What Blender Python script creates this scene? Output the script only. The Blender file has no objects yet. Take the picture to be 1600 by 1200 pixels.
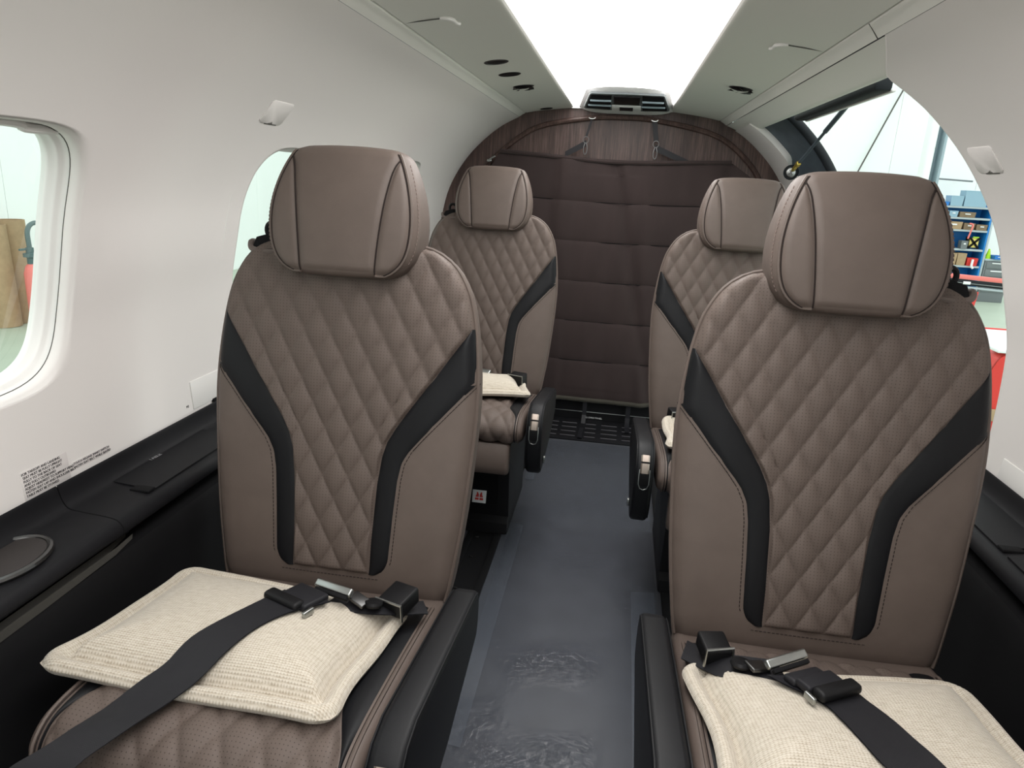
import bpy, bmesh, math, random
from math import sin, cos, tan, pi, radians, sqrt
from mathutils import Vector, Matrix
random.seed(7)
SC = bpy.context.scene
COL = SC.collection

# ------------------------------------------------------------------ camera, world, light, exposure
cam_d = bpy.data.cameras.new('camera')
cam_d.sensor_width = 36.0
cam_d.lens = 36.0 * 1100.0 / 1600.0
cam_d.clip_start = 0.02
cam_d.clip_end = 200
cam = bpy.data.objects.new('camera', cam_d)
COL.objects.link(cam)
_R = Matrix(((0.987082, -0.092531, 0.130791),
             (0.151292, 0.269731, -0.950976),
             (0.052716, 0.958480, 0.280246)))      # rows world x, y, z; columns camera right, up, back
cam.matrix_world = Matrix.Translation((0.04, 0.0, 1.145)) @ _R.to_4x4()
SC.camera = cam

SC.view_settings.view_transform = 'Standard'
SC.view_settings.look = 'None'
SC.view_settings.gamma = 1.0
SC.view_settings.use_curve_mapping = False
SC.view_settings.exposure = 0.0

world = bpy.data.worlds.new('hangar_light')
SC.world = world
world.use_nodes = True
bg = world.node_tree.nodes['Background']
bg.inputs[0].default_value = (0.93, 1.0, 0.985, 1)
bg.inputs[1].default_value = 1.85

PANEL_STRENGTH = 7.0

def area(name, loc, rot, sx, sy, power, color=(1, 1, 1)):
    d = bpy.data.lights.new(name, 'AREA')
    d.shape = 'RECTANGLE'
    d.size, d.size_y, d.energy, d.color = sx, sy, power, color
    o = bpy.data.objects.new(name, d)
    o.location, o.rotation_euler = loc, rot
    COL.objects.link(o)
    return o

# ------------------------------------------------------------------ materials
def lin(c):
    c = c / 255.0
    return c / 12.92 if c <= 0.04045 else ((c + 0.055) / 1.055) ** 2.4

def rgb(r, g, b):
    return (lin(r), lin(g), lin(b), 1.0)

class NT:
    def __init__(s, name):
        s.m = bpy.data.materials.new(name)
        s.m.use_nodes = True
        s.t = s.m.node_tree
        s.n = s.t.nodes
        s.b = s.n['Principled BSDF']
        s.out = s.n['Material Output']

    def node(s, typ, **kw):
        x = s.n.new(typ)
        for k, v in kw.items():
            setattr(x, k, v)
        return x

    def link(s, a, b):
        s.t.links.new(a, b)

    def math(s, op, a, b=None, clamp=False):
        x = s.n.new('ShaderNodeMath')
        x.operation = op
        x.use_clamp = clamp
        for i, v in enumerate((a, b)):
            if v is None:
                continue
            if isinstance(v, (int, float)):
                x.inputs[i].default_value = v
            else:
                s.link(v, x.inputs[i])
        return x.outputs[0]

    def coord(s, kind='Object', scale=(1, 1, 1)):
        tc = s.n.new('ShaderNodeTexCoord')
        mp = s.n.new('ShaderNodeMapping')
        mp.inputs['Scale'].default_value = scale
        s.link(tc.outputs[kind], mp.inputs[0])
        return mp.outputs[0]

    def noise(s, vec, scale, detail=3, rough=0.5, dist=0.0):
        x = s.n.new('ShaderNodeTexNoise')
        x.inputs['Scale'].default_value = scale
        x.inputs['Detail'].default_value = detail
        x.inputs['Roughness'].default_value = rough
        x.inputs['Distortion'].default_value = dist
        if vec is not None:
            s.link(vec, x.inputs['Vector'])
        return x.outputs[0]

    def ramp(s, fac, stops):
        x = s.n.new('ShaderNodeValToRGB')
        e = x.color_ramp.elements
        while len(e) < len(stops):
            e.new(0.5)
        for i, (p, c) in enumerate(stops):
            e[i].position = p
            e[i].color = c
        s.link(fac, x.inputs[0])
        return x.outputs[0]

    def bump(s, h, strength, dist=0.001):
        x = s.n.new('ShaderNodeBump')
        x.inputs['Strength'].default_value = strength
        x.inputs['Distance'].default_value = dist
        s.link(h, x.inputs['Height'])
        s.link(x.outputs[0], s.b.inputs['Normal'])
        return x

    def mix(s, fac, a, b):
        x = s.n.new('ShaderNodeMix')
        x.data_type = 'RGBA'
        for i, v in ((0, fac), (6, a), (7, b)):
            if isinstance(v, (tuple, float, int)):
                x.inputs[i].default_value = v
            else:
                s.link(v, x.inputs[i])
        return x.outputs[2]

def P(name, col, rough=0.5, metal=0.0, spec=0.5, noise=None, bump=None, coat=0.0, var=0.0):
    s = NT(name)
    b = s.b
    b.inputs['Base Color'].default_value = col
    b.inputs['Roughness'].default_value = rough
    b.inputs['Metallic'].default_value = metal
    b.inputs['Specular IOR Level'].default_value = spec
    b.inputs['Coat Weight'].default_value = coat
    if var or bump:
        v = s.coord()
        if var:
            n = s.noise(v, noise or 20, 4)
            lo = tuple(c * (1 - var) for c in col[:3]) + (1,)
            hi = tuple(min(1, c * (1 + var)) for c in col[:3]) + (1,)
            s.link(s.ramp(n, [(0.3, lo), (0.7, hi)]), b.inputs['Base Color'])
        if bump:
            n2 = s.noise(v, bump[0], 3)
            s.bump(n2, bump[1], bump[2] if len(bump) > 2 else 0.001)
    return s.m

LEA = rgb(93, 82, 76)
M = {}
M['leather'] = P('taupe_leather', LEA, 0.52, spec=0.35, var=0.05, noise=30, bump=(900, 0.25, 0.0006))
M['seam_shade_stitch'] = P('dark_seam', rgb(40, 33, 31), 0.7, spec=0.2)  # stitch thread, and gap shade painted in as dark lines along leather seams
M['stitch'] = P('stitch_thread', rgb(118, 103, 97), 0.6, spec=0.3)
M['black_leather'] = P('black_leather', rgb(15, 16, 19), 0.5, spec=0.24, bump=(900, 0.25, 0.0006))
M['black_plastic'] = P('black_plastic', rgb(15, 15, 17), 0.5, spec=0.25, bump=(1200, 0.15, 0.0004))
M['dark_plastic'] = P('charcoal_plastic', rgb(21, 21, 24), 0.6, spec=0.2, var=0.06, noise=60, bump=(1400, 0.2, 0.0004))
M['matt_black'] = P('matt_black', rgb(14, 14, 16), 0.8, spec=0.2)
M['taupe_plastic'] = P('taupe_plastic', rgb(96, 86, 81), 0.45, spec=0.4)
M['webbing'] = None
M['chrome'] = P('brushed_chrome', rgb(165, 168, 166), 0.34, metal=1.0)
M['steel_dark'] = P('dark_steel', rgb(100, 100, 100), 0.35, metal=1.0)
M['button_metal'] = P('champagne_button', rgb(160, 148, 138), 0.35, metal=0.7)
M['brass'] = P('yellow_passivated_steel', rgb(205, 180, 90), 0.32, metal=0.9)
M['white_panel'] = P('white_cabin_panel', rgb(231, 227, 224), 0.5, spec=0.3, bump=(500, 0.08, 0.0004))
M['ceil_panel'] = P('pale_grey_headliner', rgb(230, 229, 223), 0.6, spec=0.25, bump=(700, 0.1, 0.0004))
M['rib_grey'] = P('grille_rib_grey', rgb(74, 72, 76), 0.45)
M['bright_white'] = P('bright_white_plastic', rgb(246, 246, 246), 0.35)
M['cup_mat'] = P('cup_holder_mat', rgb(46, 41, 40), 0.6)
M['white_plastic'] = P('white_plastic', rgb(232, 230, 227), 0.4)
M['grey_line'] = P('grey_joint', rgb(95, 94, 90), 0.8, spec=0.1)
M['curtain'] = None
M['hangar_wall'] = P('hangar_wall_sheet', rgb(236, 240, 238), 0.7, spec=0.2)
M['hangar_floor'] = P('hangar_floor_paint', rgb(170, 182, 165), 0.45, spec=0.4, var=0.06, noise=1.2)
M['frame_grey'] = P('grey_door_frame_paint', rgb(72, 82, 90), 0.5, var=0.12, noise=25)
M['rubber'] = P('black_rubber', rgb(24, 28, 32), 0.65, spec=0.3)
M['paint_red'] = P('red_paint', rgb(205, 50, 42), 0.45)
M['paint_pink'] = P('faded_red_paint', rgb(226, 120, 112), 0.5)
M['paint_white'] = P('white_paint', rgb(232, 234, 234), 0.45)
M['paint_blue'] = P('shelf_blue', rgb(28, 128, 205), 0.5)
M['shelf_grey'] = P('grey_shelf_steel', rgb(170, 182, 186), 0.5)
M['bin_blue'] = P('pale_blue_bin', rgb(140, 172, 190), 0.5)
M['bin_strong'] = P('bright_blue_bin', rgb(40, 120, 200), 0.5)
M['navy'] = P('navy_cloth', rgb(34, 56, 100), 0.9, var=0.3, noise=18)
M['carton'] = P('brown_cardboard', rgb(168, 144, 114), 0.8, spec=0.15, var=0.08, noise=12)
M['carton_dark'] = P('dark_cardboard', rgb(130, 112, 92), 0.8, spec=0.15, var=0.1, noise=12)
M['lime'] = P('lime_green', rgb(170, 220, 30), 0.5)
M['yellow'] = P('yellow_plastic', rgb(225, 205, 110), 0.5)
M['cart_grey'] = P('grey_cabinet', rgb(110, 116, 118), 0.5)
M['teal_metal'] = P('grey_green_metal', rgb(70, 96, 96), 0.5)
M['column_grey'] = P('steel_column_paint', rgb(150, 168, 176), 0.5)
M['ink'] = P('black_print', rgb(30, 28, 32), 0.8, spec=0.1)
M['white_ink'] = P('white_print', rgb(215, 215, 215), 0.6)
M['grey_ink'] = P('silver_print', rgb(140, 140, 142), 0.5)
M['placard'] = P('clear_placard_film', rgb(222, 217, 215), 0.3)

def perforated():
    s = NT('perforated_taupe_leather')
    tc = s.node('ShaderNodeTexCoord')
    sep = s.node('ShaderNodeSeparateXYZ')
    s.link(tc.outputs['UV'], sep.inputs[0])
    k = 1 / 0.0052
    d2 = None
    for i, ax in enumerate(('X', 'Y')):
        f = s.math('FRACT', s.math('MULTIPLY', sep.outputs[ax], k))
        f = s.math('SUBTRACT', f, 0.5)
        f = s.math('MULTIPLY', f, f)
        d2 = f if d2 is None else s.math('ADD', d2, f)
    hole = s.math('LESS_THAN', d2, 0.018)
    n = s.noise(s.coord(), 30, 4)
    base = s.ramp(n, [(0.3, tuple(c * .95 for c in LEA[:3]) + (1,)), (0.7, tuple(c * 1.05 for c in LEA[:3]) + (1,))])
    s.link(s.mix(hole, base, rgb(62, 53, 49)), s.b.inputs['Base Color'])
    s.b.inputs['Roughness'].default_value = 0.6
    s.b.inputs['Specular IOR Level'].default_value = 0.28
    s.bump(s.noise(s.coord(), 900, 2), 0.25, 0.0006)
    return s.m
M['perforated'] = perforated()

def webbing():
    s = NT('black_webbing')
    v = s.coord('UV')
    sep = s.node('ShaderNodeSeparateXYZ')
    s.link(v, sep.inputs[0])
    a = s.math('SINE', s.math('MULTIPLY', s.math('ADD', sep.outputs['X'], sep.outputs['Y']), 2200))
    b = s.math('SINE', s.math('MULTIPLY', s.math('SUBTRACT', sep.outputs['X'], sep.outputs['Y']), 2200))
    s.b.inputs['Base Color'].default_value = rgb(27, 27, 31)
    s.b.inputs['Roughness'].default_value = 0.55
    s.b.inputs['Specular IOR Level'].default_value = 0.3
    s.bump(s.math('MULTIPLY', a, b), 0.3, 0.0004)
    return s.m
M['webbing'] = webbing()

def knit():
    s = NT('cream_knit_fabric')
    v = s.coord('UV')
    sep = s.node('ShaderNodeSeparateXYZ')
    s.link(v, sep.inputs[0])
    nz = s.noise(s.coord('UV', (1, 1, 1)), 90, 3)
    px, py = 698.0, 1963.0
    wob = s.math('MULTIPLY', s.math('SUBTRACT', nz, 0.5), 3.0)
    a = s.math('SINE', s.math('ADD', s.math('MULTIPLY', sep.outputs['X'], px), wob))
    off = s.math('MULTIPLY', s.math('ABSOLUTE', a), 1.6)
    b = s.math('SINE', s.math('ADD', s.math('MULTIPLY', sep.outputs['Y'], py), off))
    h = s.math('ADD', s.math('MULTIPLY', s.math('ABSOLUTE', a), 0.6), s.math('MULTIPLY', b, 0.4))
    fac = s.math('ADD', s.math('MULTIPLY', h, 0.35), s.math('MULTIPLY', s.noise(s.coord('UV', (60, 260, 1)), 1.0, 4, 0.7), 0.9))
    s.link(s.ramp(fac, [(0.25, rgb(160, 149, 132)), (0.55, rgb(190, 181, 166)), (0.85, rgb(206, 199, 187))]), s.b.inputs['Base Color'])
    s.b.inputs['Roughness'].default_value = 0.9
    s.b.inputs['Specular IOR Level'].default_value = 0.15
    s.b.inputs['Sheen Weight'].default_value = 0.2
    s.bump(h, 0.5, 0.0010)
    return s.m
M['knit'] = knit()

def wood():
    s = NT('dark_walnut_veneer')
    v = s.coord('Object', (70, 70, 3))
    n = s.noise(v, 2.6, 6, 0.65, 0.4)
    n2 = s.noise(s.coord('Object', (9, 9, 0.6)), 2.0, 3, 0.5, 0.6)
    f = s.math('ADD', s.math('MULTIPLY', n, 0.65), s.math('MULTIPLY', n2, 0.35))
    s.link(s.ramp(f, [(0.32, rgb(40, 28, 26)), (0.5, rgb(76, 59, 54)), (0.68, rgb(110, 90, 84))]), s.b.inputs['Base Color'])
    s.b.inputs['Roughness'].default_value = 0.45
    s.b.inputs['Specular IOR Level'].default_value = 0.4
    s.bump(n, 0.08, 0.0005)
    return s.m
M['wood'] = wood()

def cloth(name, c, sc=700):
    s = NT(name)
    v = s.coord()
    n = s.noise(s.coord('Object', (14, 14, 5)), 1.0, 4)
    s.link(s.ramp(n, [(0.3, tuple(x * .86 for x in c[:3]) + (1,)), (0.7, tuple(x * 1.1 for x in c[:3]) + (1,))]), s.b.inputs['Base Color'])
    s.b.inputs['Roughness'].default_value = 0.75
    s.b.inputs['Specular IOR Level'].default_value = 0.25
    s.b.inputs['Sheen Weight'].default_value = 0.1
    s.bump(s.noise(v, sc, 2), 0.3, 0.0006)
    return s.m
M['curtain'] = cloth('brown_nylon_cloth', rgb(52, 41, 40))
M['carpet'] = cloth('slate_carpet', rgb(59, 61, 67), 1500)
M['pouch'] = cloth('olive_pouch_fabric', rgb(58, 55, 48), 900)

def film(name, tint, haze, wr):
    s = NT(name)
    s.n.remove(s.b)
    tr = s.node('ShaderNodeBsdfTransparent')
    tr.inputs[0].default_value = (0.96, 0.97, 0.98, 1)
    df = s.node('ShaderNodeBsdfDiffuse')
    df.inputs[0].default_value = tint
    gl = s.node('ShaderNodeBsdfGlossy')
    gl.inputs['Roughness'].default_value = 0.12
    fr = s.node('ShaderNodeFresnel')
    fr.inputs[0].default_value = 1.5
    bp = s.node('ShaderNodeBump')
    bp.inputs['Strength'].default_value = wr
    bp.inputs['Distance'].default_value = 0.004
    v = s.coord()
    fine = s.noise(v, 60, 3, 0.6, 0.8)
    mask = s.ramp(s.noise(v, 3.2, 1), [(0.47, (0.04, 0.04, 0.04, 1)), (0.58, (1, 1, 1, 1))])
    s.link(s.ramp(s.noise(v, 3.2, 1), [(0.47, (0.34, 0.34, 0.34, 1)), (0.58, (0.10, 0.10, 0.10, 1))]), gl.inputs['Roughness'])
    s.link(s.math('MULTIPLY', fine, mask), bp.inputs['Height'])
    s.link(bp.outputs[0], gl.inputs['Normal'])
    s.link(bp.outputs[0], fr.inputs['Normal'])
    m1 = s.node('ShaderNodeMixShader')
    m1.inputs[0].default_value = haze
    s.link(tr.outputs[0], m1.inputs[1])
    s.link(df.outputs[0], m1.inputs[2])
    m2 = s.node('ShaderNodeMixShader')
    s.link(s.math('MULTIPLY', fr.outputs[0], 0.5, True), m2.inputs[0])
    s.link(m1.outputs[0], m2.inputs[1])
    s.link(gl.outputs[0], m2.inputs[2])
    s.link(m2.outputs[0], s.out.inputs[0])
    return s.m
M['film'] = film('clear_floor_film', rgb(120, 126, 138), 0.10, 1.0)
M['tape'] = film('clear_tape', rgb(118, 125, 136), 0.20, 0.3)

def glass():
    s = NT('window_glass')
    s.n.remove(s.b)
    tr = s.node('ShaderNodeBsdfTransparent')
    tr.inputs[0].default_value = (0.97, 0.99, 0.98, 1)
    gl = s.node('ShaderNodeBsdfGlossy')
    gl.inputs['Roughness'].default_value = 0.02
    fr = s.node('ShaderNodeLayerWeight')
    fr.inputs['Blend'].default_value = 0.5
    mx = s.node('ShaderNodeMixShader')
    s.link(s.math('ADD', s.math('MULTIPLY', s.math('POWER', fr.outputs['Facing'], 5.0), 0.5), 0.035), mx.inputs[0])
    s.link(tr.outputs[0], mx.inputs[1])
    s.link(gl.outputs[0], mx.inputs[2])
    s.link(mx.outputs[0], s.out.inputs[0])
    return s.m
M['glass'] = glass()

def emit(name, c, k):
    s = NT(name)
    s.b.inputs['Base Color'].default_value = (0.8, 0.8, 0.8, 1)
    s.b.inputs['Emission Color'].default_value = c
    s.b.inputs['Emission Strength'].default_value = k
    return s.m
M['light'] = emit('lit_ceiling_diffuser', (1.0, 0.975, 0.955, 1), PANEL_STRENGTH)

# ------------------------------------------------------------------ mesh helpers
MIR = [1]           # -1 while a mirrored seat is being built

class MB:
    def __init__(s):
        s.v, s.f, s.uv = [], [], []

    def pv(s, p, uv=(0, 0)):
        s.v.append((p[0] * MIR[0], p[1], p[2]))
        s.uv.append(uv)
        return len(s.v) - 1

    def pf(s, *ids):
        s.f.append(tuple(reversed(ids)) if MIR[0] < 0 else tuple(ids))

    def grid(s, nr, nc, fn, closed=False, uv=None, flip=False):
        """fn(i, j) -> point; nr x nc points"""
        base = len(s.v)
        for i in range(nr):
            for j in range(nc):
                s.pv(fn(i, j), uv(i, j) if uv else (0, 0))
        jm = nc if closed else nc - 1
        for i in range(nr - 1):
            for j in range(jm):
                a = base + i * nc + j
                b = base + i * nc + (j + 1) % nc
                c = base + (i + 1) * nc + (j + 1) % nc
                d = base + (i + 1) * nc + j
                s.pf(*((a, d, c, b) if flip else (a, b, c, d)))
        return base

    def loft(s, rings, cap=True, flip=False):
        n = len(rings[0])
        base = s.grid(len(rings), n, lambda i, j: rings[i][j], closed=True, flip=flip)
        if cap:
            lo = list(range(base, base + n))
            hi = list(range(base + (len(rings) - 1) * n, base + len(rings) * n))
            if flip:
                s.pf(*lo)
                s.pf(*reversed(hi))
            else:
                s.pf(*reversed(lo))
                s.pf(*hi)

    def tube(s, pts, r, n=8, closed=False, cap=True):
        pts = [Vector(p) for p in pts]
        m = len(pts)
        rings = []
        up = None
        for i, p in enumerate(pts):
            a = pts[(i - 1) % m] if (closed or i > 0) else p
            b = pts[(i + 1) % m] if (closed or i < m - 1) else p
            t = (b - a)
            if t.length < 1e-9:
                t = Vector((0, 0, 1))
            t.normalize()
            if up is None:
                up = Vector((0, 0, 1)) if abs(t.z) < 0.9 else Vector((1, 0, 0))
            nx = up - t * up.dot(t)
            if nx.length < 1e-6:
                nx = Vector((1, 0, 0)) - t * t.x
            nx.normalize()
            up = nx
            ny = t.cross(nx)
            rr = r[i] if isinstance(r, (list, tuple)) else r
            rings.append([p + nx * (rr * cos(2 * pi * k / n)) + ny * (rr * sin(2 * pi * k / n)) for k in range(n)])
        if closed:
            rings.append(rings[0])
        s.loft(rings, cap and not closed)

    def box(s, c, d, bev=0.0, rot=None, seg=2):
        """bevelled box, c centre, d full size, rot Matrix 3x3"""
        bm = bmesh.new()
        bmesh.ops.create_cube(bm, size=1.0)
        for v in bm.verts:
            v.co = Vector((v.co.x * d[0], v.co.y * d[1], v.co.z * d[2]))
        if bev > 0:
            bmesh.ops.bevel(bm, geom=list(bm.edges), offset=min(bev, min(d) * 0.48), segments=seg, profile=0.5, affect='EDGES')
        s.add_bm(bm, Matrix.Translation(c) @ (rot.to_4x4() if rot else Matrix()))

    def add_bm(s, bm, mat=Matrix()):
        bm.verts.ensure_lookup_table()
        base = len(s.v)
        for v in bm.verts:
            s.pv(mat @ v.co)
        for f in bm.faces:
            s.pf(*[base + v.index for v in f.verts])
        bm.free()

    def prism(s, poly, fn0, fn1, flip=False):
        """poly 2d list; fn0/fn1 map (a, b) -> 3d for both ends"""
        s.loft([[fn0(*p) for p in poly], [fn1(*p) for p in poly]], True, flip)

    def lathe(s, prof, c, ax=None, n=24):
        """prof list (r, h); axis matrix ax 3x3 whose z is the axis"""
        ax = ax or Matrix.Identity(3)
        c = Vector(c)
        s.loft([[c + ax @ Vector((max(r, 1e-5) * cos(2 * pi * k / n), max(r, 1e-5) * sin(2 * pi * k / n), h)) for k in range(n)] for r, h in prof])

    def build(s, name, mat, parent=None, label=None, kind=None, smooth=38, thick=0.0):
        me = bpy.data.meshes.new(name)
        me.from_pydata(s.v, [], s.f)
        uvl = me.uv_layers.new(name='UVMap')
        for i, l in enumerate(me.loops):
            uvl.data[i].uv = s.uv[l.vertex_index]
        me.materials.append(mat if not isinstance(mat, str) else M[mat])
        me.update()
        if smooth:
            me.shade_smooth()
            me.set_sharp_from_angle(angle=radians(smooth))
        o = bpy.data.objects.new(name, me)
        COL.objects.link(o)
        if parent is not None:
            o.parent = parent
        if label:
            o['label'] = label
        if kind:
            o['kind'] = kind
        return o

def empty(name, loc, label=None, cat=None, group=None, kind=None):
    o = bpy.data.objects.new(name, None)
    o.empty_display_size = 0.05
    o.location = loc
    COL.objects.link(o)
    tag(o, label, cat, group, kind)
    return o

def tag(o, label=None, cat=None, group=None, kind=None):
    for k, v in (('label', label), ('category', cat), ('group', group), ('kind', kind)):
        if v:
            o[k] = v
    return o

def copy_tree(o, parent=None):
    c = o.copy()
    COL.objects.link(c)
    if parent:
        c.parent = parent
    for ch in list(o.children):
        copy_tree(ch, c)
    return c

def interp(tab, x):
    if x <= tab[0][0]:
        return tab[0][1]
    for (a, va), (b, vb) in zip(tab, tab[1:]):
        if x <= b:
            k = (x - a) / (b - a)
            return va + (vb - va) * k
    return tab[-1][1]

def catmull(pts, n):
    """n samples per span through pts"""
    P_ = [Vector(p) for p in pts]
    P_ = [2 * P_[0] - P_[1]] + P_ + [2 * P_[-1] - P_[-2]]
    out = []
    for i in range(1, len(P_) - 2):
        p0, p1, p2, p3 = P_[i - 1:i + 3]
        for k in range(n):
            t = k / n
            out.append(0.5 * ((2 * p1) + (p2 - p0) * t + (2 * p0 - 5 * p1 + 4 * p2 - p3) * t * t + (3 * p1 - p0 - 3 * p2 + p3) * t ** 3))
    out.append(P_[-2])
    return out

def smooth_tab(tab, n=6):
    return [(p.x, p.y) for p in catmull([(a, b, 0) for a, b in tab], n)]

def sstep(a, b, x):
    t = max(0.0, min(1.0, (x - a) / (b - a)))
    return t * t * (3 - 2 * t)

def inset(poly, d):
    n = len(poly)
    out = []
    for i in range(n):
        ax, ay = poly[i - 1]
        bx, by = poly[i]
        cx, cy = poly[(i + 1) % n]
        e1 = Vector((bx - ax, by - ay))
        e2 = Vector((cx - bx, cy - by))
        e1.normalize()
        e2.normalize()
        n1 = Vector((-e1.y, e1.x))
        n2 = Vector((-e2.y, e2.x))
        m = n1 + n2
        if m.length < 1e-6:
            m = n1
        m.normalize()
        k = d / max(0.35, m.dot(n1))
        out.append((bx + m.x * k, by + m.y * k))
    return out

def side_loft(mb, poly, u0, u1, r, flip=False, seg=4):
    """closed (y, z) polygon (counter-clockwise) extruded along x from u0 to u1 with rounded rims"""
    rings = []
    for k in range(seg + 1):
        a = pi / 2 * k / seg
        rings.append((u0 + r * (1 - sin(a)), r * (1 - cos(a))) if False else (u0 + r * (1 - cos(a)), r * (1 - sin(a))))
    full = rings + [(u1 - (a - u0), b) for a, b in reversed(rings)]
    mb.loft([[(u, y, z) for y, z in inset(poly, d)] for u, d in full], True, flip)

def text_mesh(body, size, name, mat, parent=None, align='LEFT', extrude=0.0002, label=None):
    cu = bpy.data.curves.new(name, 'FONT')
    cu.body = body
    cu.size = size
    cu.align_x = align
    cu.extrude = extrude
    cu.space_line = 1.05
    tmp = bpy.data.objects.new(name + '_tmp', cu)
    COL.objects.link(tmp)
    bpy.context.view_layer.update()
    me = bpy.data.meshes.new_from_object(tmp.evaluated_get(bpy.context.evaluated_depsgraph_get()))
    bpy.data.objects.remove(tmp)
    bpy.data.curves.remove(cu)
    me.name = name
    me.materials.clear()
    me.materials.append(M[mat])
    o = bpy.data.objects.new(name, me)
    COL.objects.link(o)
    if parent is not None:
        o.parent = parent
    if label:
        o['label'] = label
    return o

def frame(x, y, z=None):
    """3x3 whose columns are x, y axes (and z = x cross y)"""
    x = Vector(x).normalized()
    y = Vector(y)
    y = (y - x * y.dot(x)).normalized()
    z = x.cross(y)
    return Matrix((x, y, z)).transposed()

# ------------------------------------------------------------------ cabin section
Y0, Y1 = -0.85, 3.35
PROF = catmull([(x, z, 0) for x, z in [(.806, .585), (.813, .66), (.818, .73), (.820, .80), (.816, .88), (.803, .95), (.776, 1.065),
                (.732, 1.16), (.673, 1.244), (.601, 1.317), (.53, 1.372), (.455, 1.412)]], 8)
_T = [0.0]
for a, b in zip(PROF, PROF[1:]):
    _T.append(_T[-1] + (b - a).length)
TMAX = _T[-1]

def wp(t):
    """wall section at arc length t -> (x, z)"""
    t = max(0.0, min(TMAX, t))
    for i in range(len(_T) - 1):
        if t <= _T[i + 1]:
            k = (t - _T[i]) / (_T[i + 1] - _T[i])
            p = PROF[i].lerp(PROF[i + 1], k)
            return p.x, p.y
    return PROF[-1].x, PROF[-1].y

def wn(t):
    a, b = wp(t - .012), wp(t + .012)
    d = Vector((b[0] - a[0], b[1] - a[1])).normalized()
    return d.y, -d.x                         # outward (x, z)

def t_of_z(z):
    lo, hi = 0.0, TMAX
    for _ in range(40):
        m = (lo + hi) / 2
        if wp(m)[1] < z:
            lo = m
        else:
            hi = m
    return lo

def wall_pt(side, y, t, out=0.0):
    x, z = wp(t)
    nx, nz = wn(t)
    return (side * (x + nx * out), y, z + nz * out)

def wall_frame(side, t):
    """columns: along +y seen left to right from inside for the left wall, up the wall, into the cabin"""
    nx, nz = wn(t)
    inn = Vector((-side * nx, 0, -nz))
    yx = Vector((0, 1, 0)) if side < 0 else Vector((0, -1, 0))
    up = inn.cross(yx)
    return Matrix((yx, up, inn)).transposed()

# floor, fuselage belly
mb = MB()
mb.box((0, 1.25, -0.03), (1.42, 4.2, 0.06))
floor = mb.build('floor', 'carpet', kind='structure', smooth=0)
floor['label'] = 'slate grey carpeted cabin floor'

# left wall with three windows
WIN = [(0.802, 'window_1'), (1.674, 'window_2'), (2.552, 'window_3')]
WA, WB, CELL = 0.188, 0.203, 0.25
TC = (t_of_z(.795) + t_of_z(1.178)) / 2

def squircle(a, b, n=4.0, N=72):
    out = []
    for k in range(N):
        th = 2 * pi * (k + .5) / N
        c, s_ = cos(th), sin(th)
        out.append((a * math.copysign(abs(c) ** (2 / n), c), b * math.copysign(abs(s_) ** (2 / n), s_)))
    return out

def wall_strip(mb, side, ya, yb, ta, tb, nt, ny=2):
    mb.grid(ny, nt, lambda i, j: wall_pt(side, ya + (yb - ya) * i / (ny - 1), ta + (tb - ta) * j / (nt - 1)), flip=side > 0)

def window_cell(mb, side, yc):
    hole = squircle(WA, WB)
    SNAP = set()
    for sx_ in (-1, 1):
        for sy_ in (-1, 1):
            SNAP.add(min(range(len(hole)), key=lambda i: abs(hole[i][0] / max(abs(hole[i][0]), abs(hole[i][1])) - sx_) + abs(hole[i][1] / max(abs(hole[i][0]), abs(hole[i][1])) - sy_)))
    def ring(k, e=0.0, out=0.0):
        pts = []
        for idx, (p, q) in enumerate(hole):
            m = max(abs(p) / CELL, abs(q) / CELL)
            rx, ry = p / m, q / m
            if idx in SNAP:
                rx, ry = math.copysign(CELL, p), math.copysign(CELL, q)
            ux, uy = p * (1 + e / WA), q * (1 + e / WB)
            pts.append(wall_pt(side, yc + ux + (rx - ux) * k, TC + uy + (ry - uy) * k, out))
        return pts
    rings = [ring(k) for k in (1, .85, .7, .55, .4, .28, .18)] + [ring(.10, 0, -.0004), ring(0, .006, .001), ring(0, .001, .003), ring(0, -.002, .007),
             ring(0, -.004, .012), ring(0, -.005, .016)]
    mb.loft(rings, False, flip=side < 0)

mb = MB()
ys = [Y0]
for yc, _ in WIN:
    ys += [yc - CELL, yc + CELL]
ys.append(Y1)
wall_strip(mb, -1, Y0, Y1, 0, TC - CELL, 20)
wall_strip(mb, -1, Y0, Y1, TC + CELL, TMAX, 24)
for k in range(0, len(ys), 2):
    wall_strip(mb, -1, ys[k], ys[k + 1], TC - CELL, TC + CELL, 30)
for yc, _ in WIN:
    window_cell(mb, -1, yc)
wall_left = mb.build('wall_left', 'white_panel', kind='structure', smooth=50)
def analytic_normals(o, side):
    me = o.data
    out = []
    for v, vn in zip(me.vertices, me.vertex_normals):
        n = vn.vector.copy()
        t = t_of_z(v.co.z)
        if abs(abs(v.co.x) - wp(t)[0]) < 3e-4:
            nx, nz = wn(max(.013, min(TMAX - .013, t)))
            a = Vector((side * nx, 0, nz))
            n = a if a.dot(n) > 0 else -a
        out.append(n)
    me.normals_split_custom_set_from_vertices(out)
analytic_normals(wall_left, -1)
wall_left['label'] = 'smooth white curved cabin side panel with oval windows'

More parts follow.
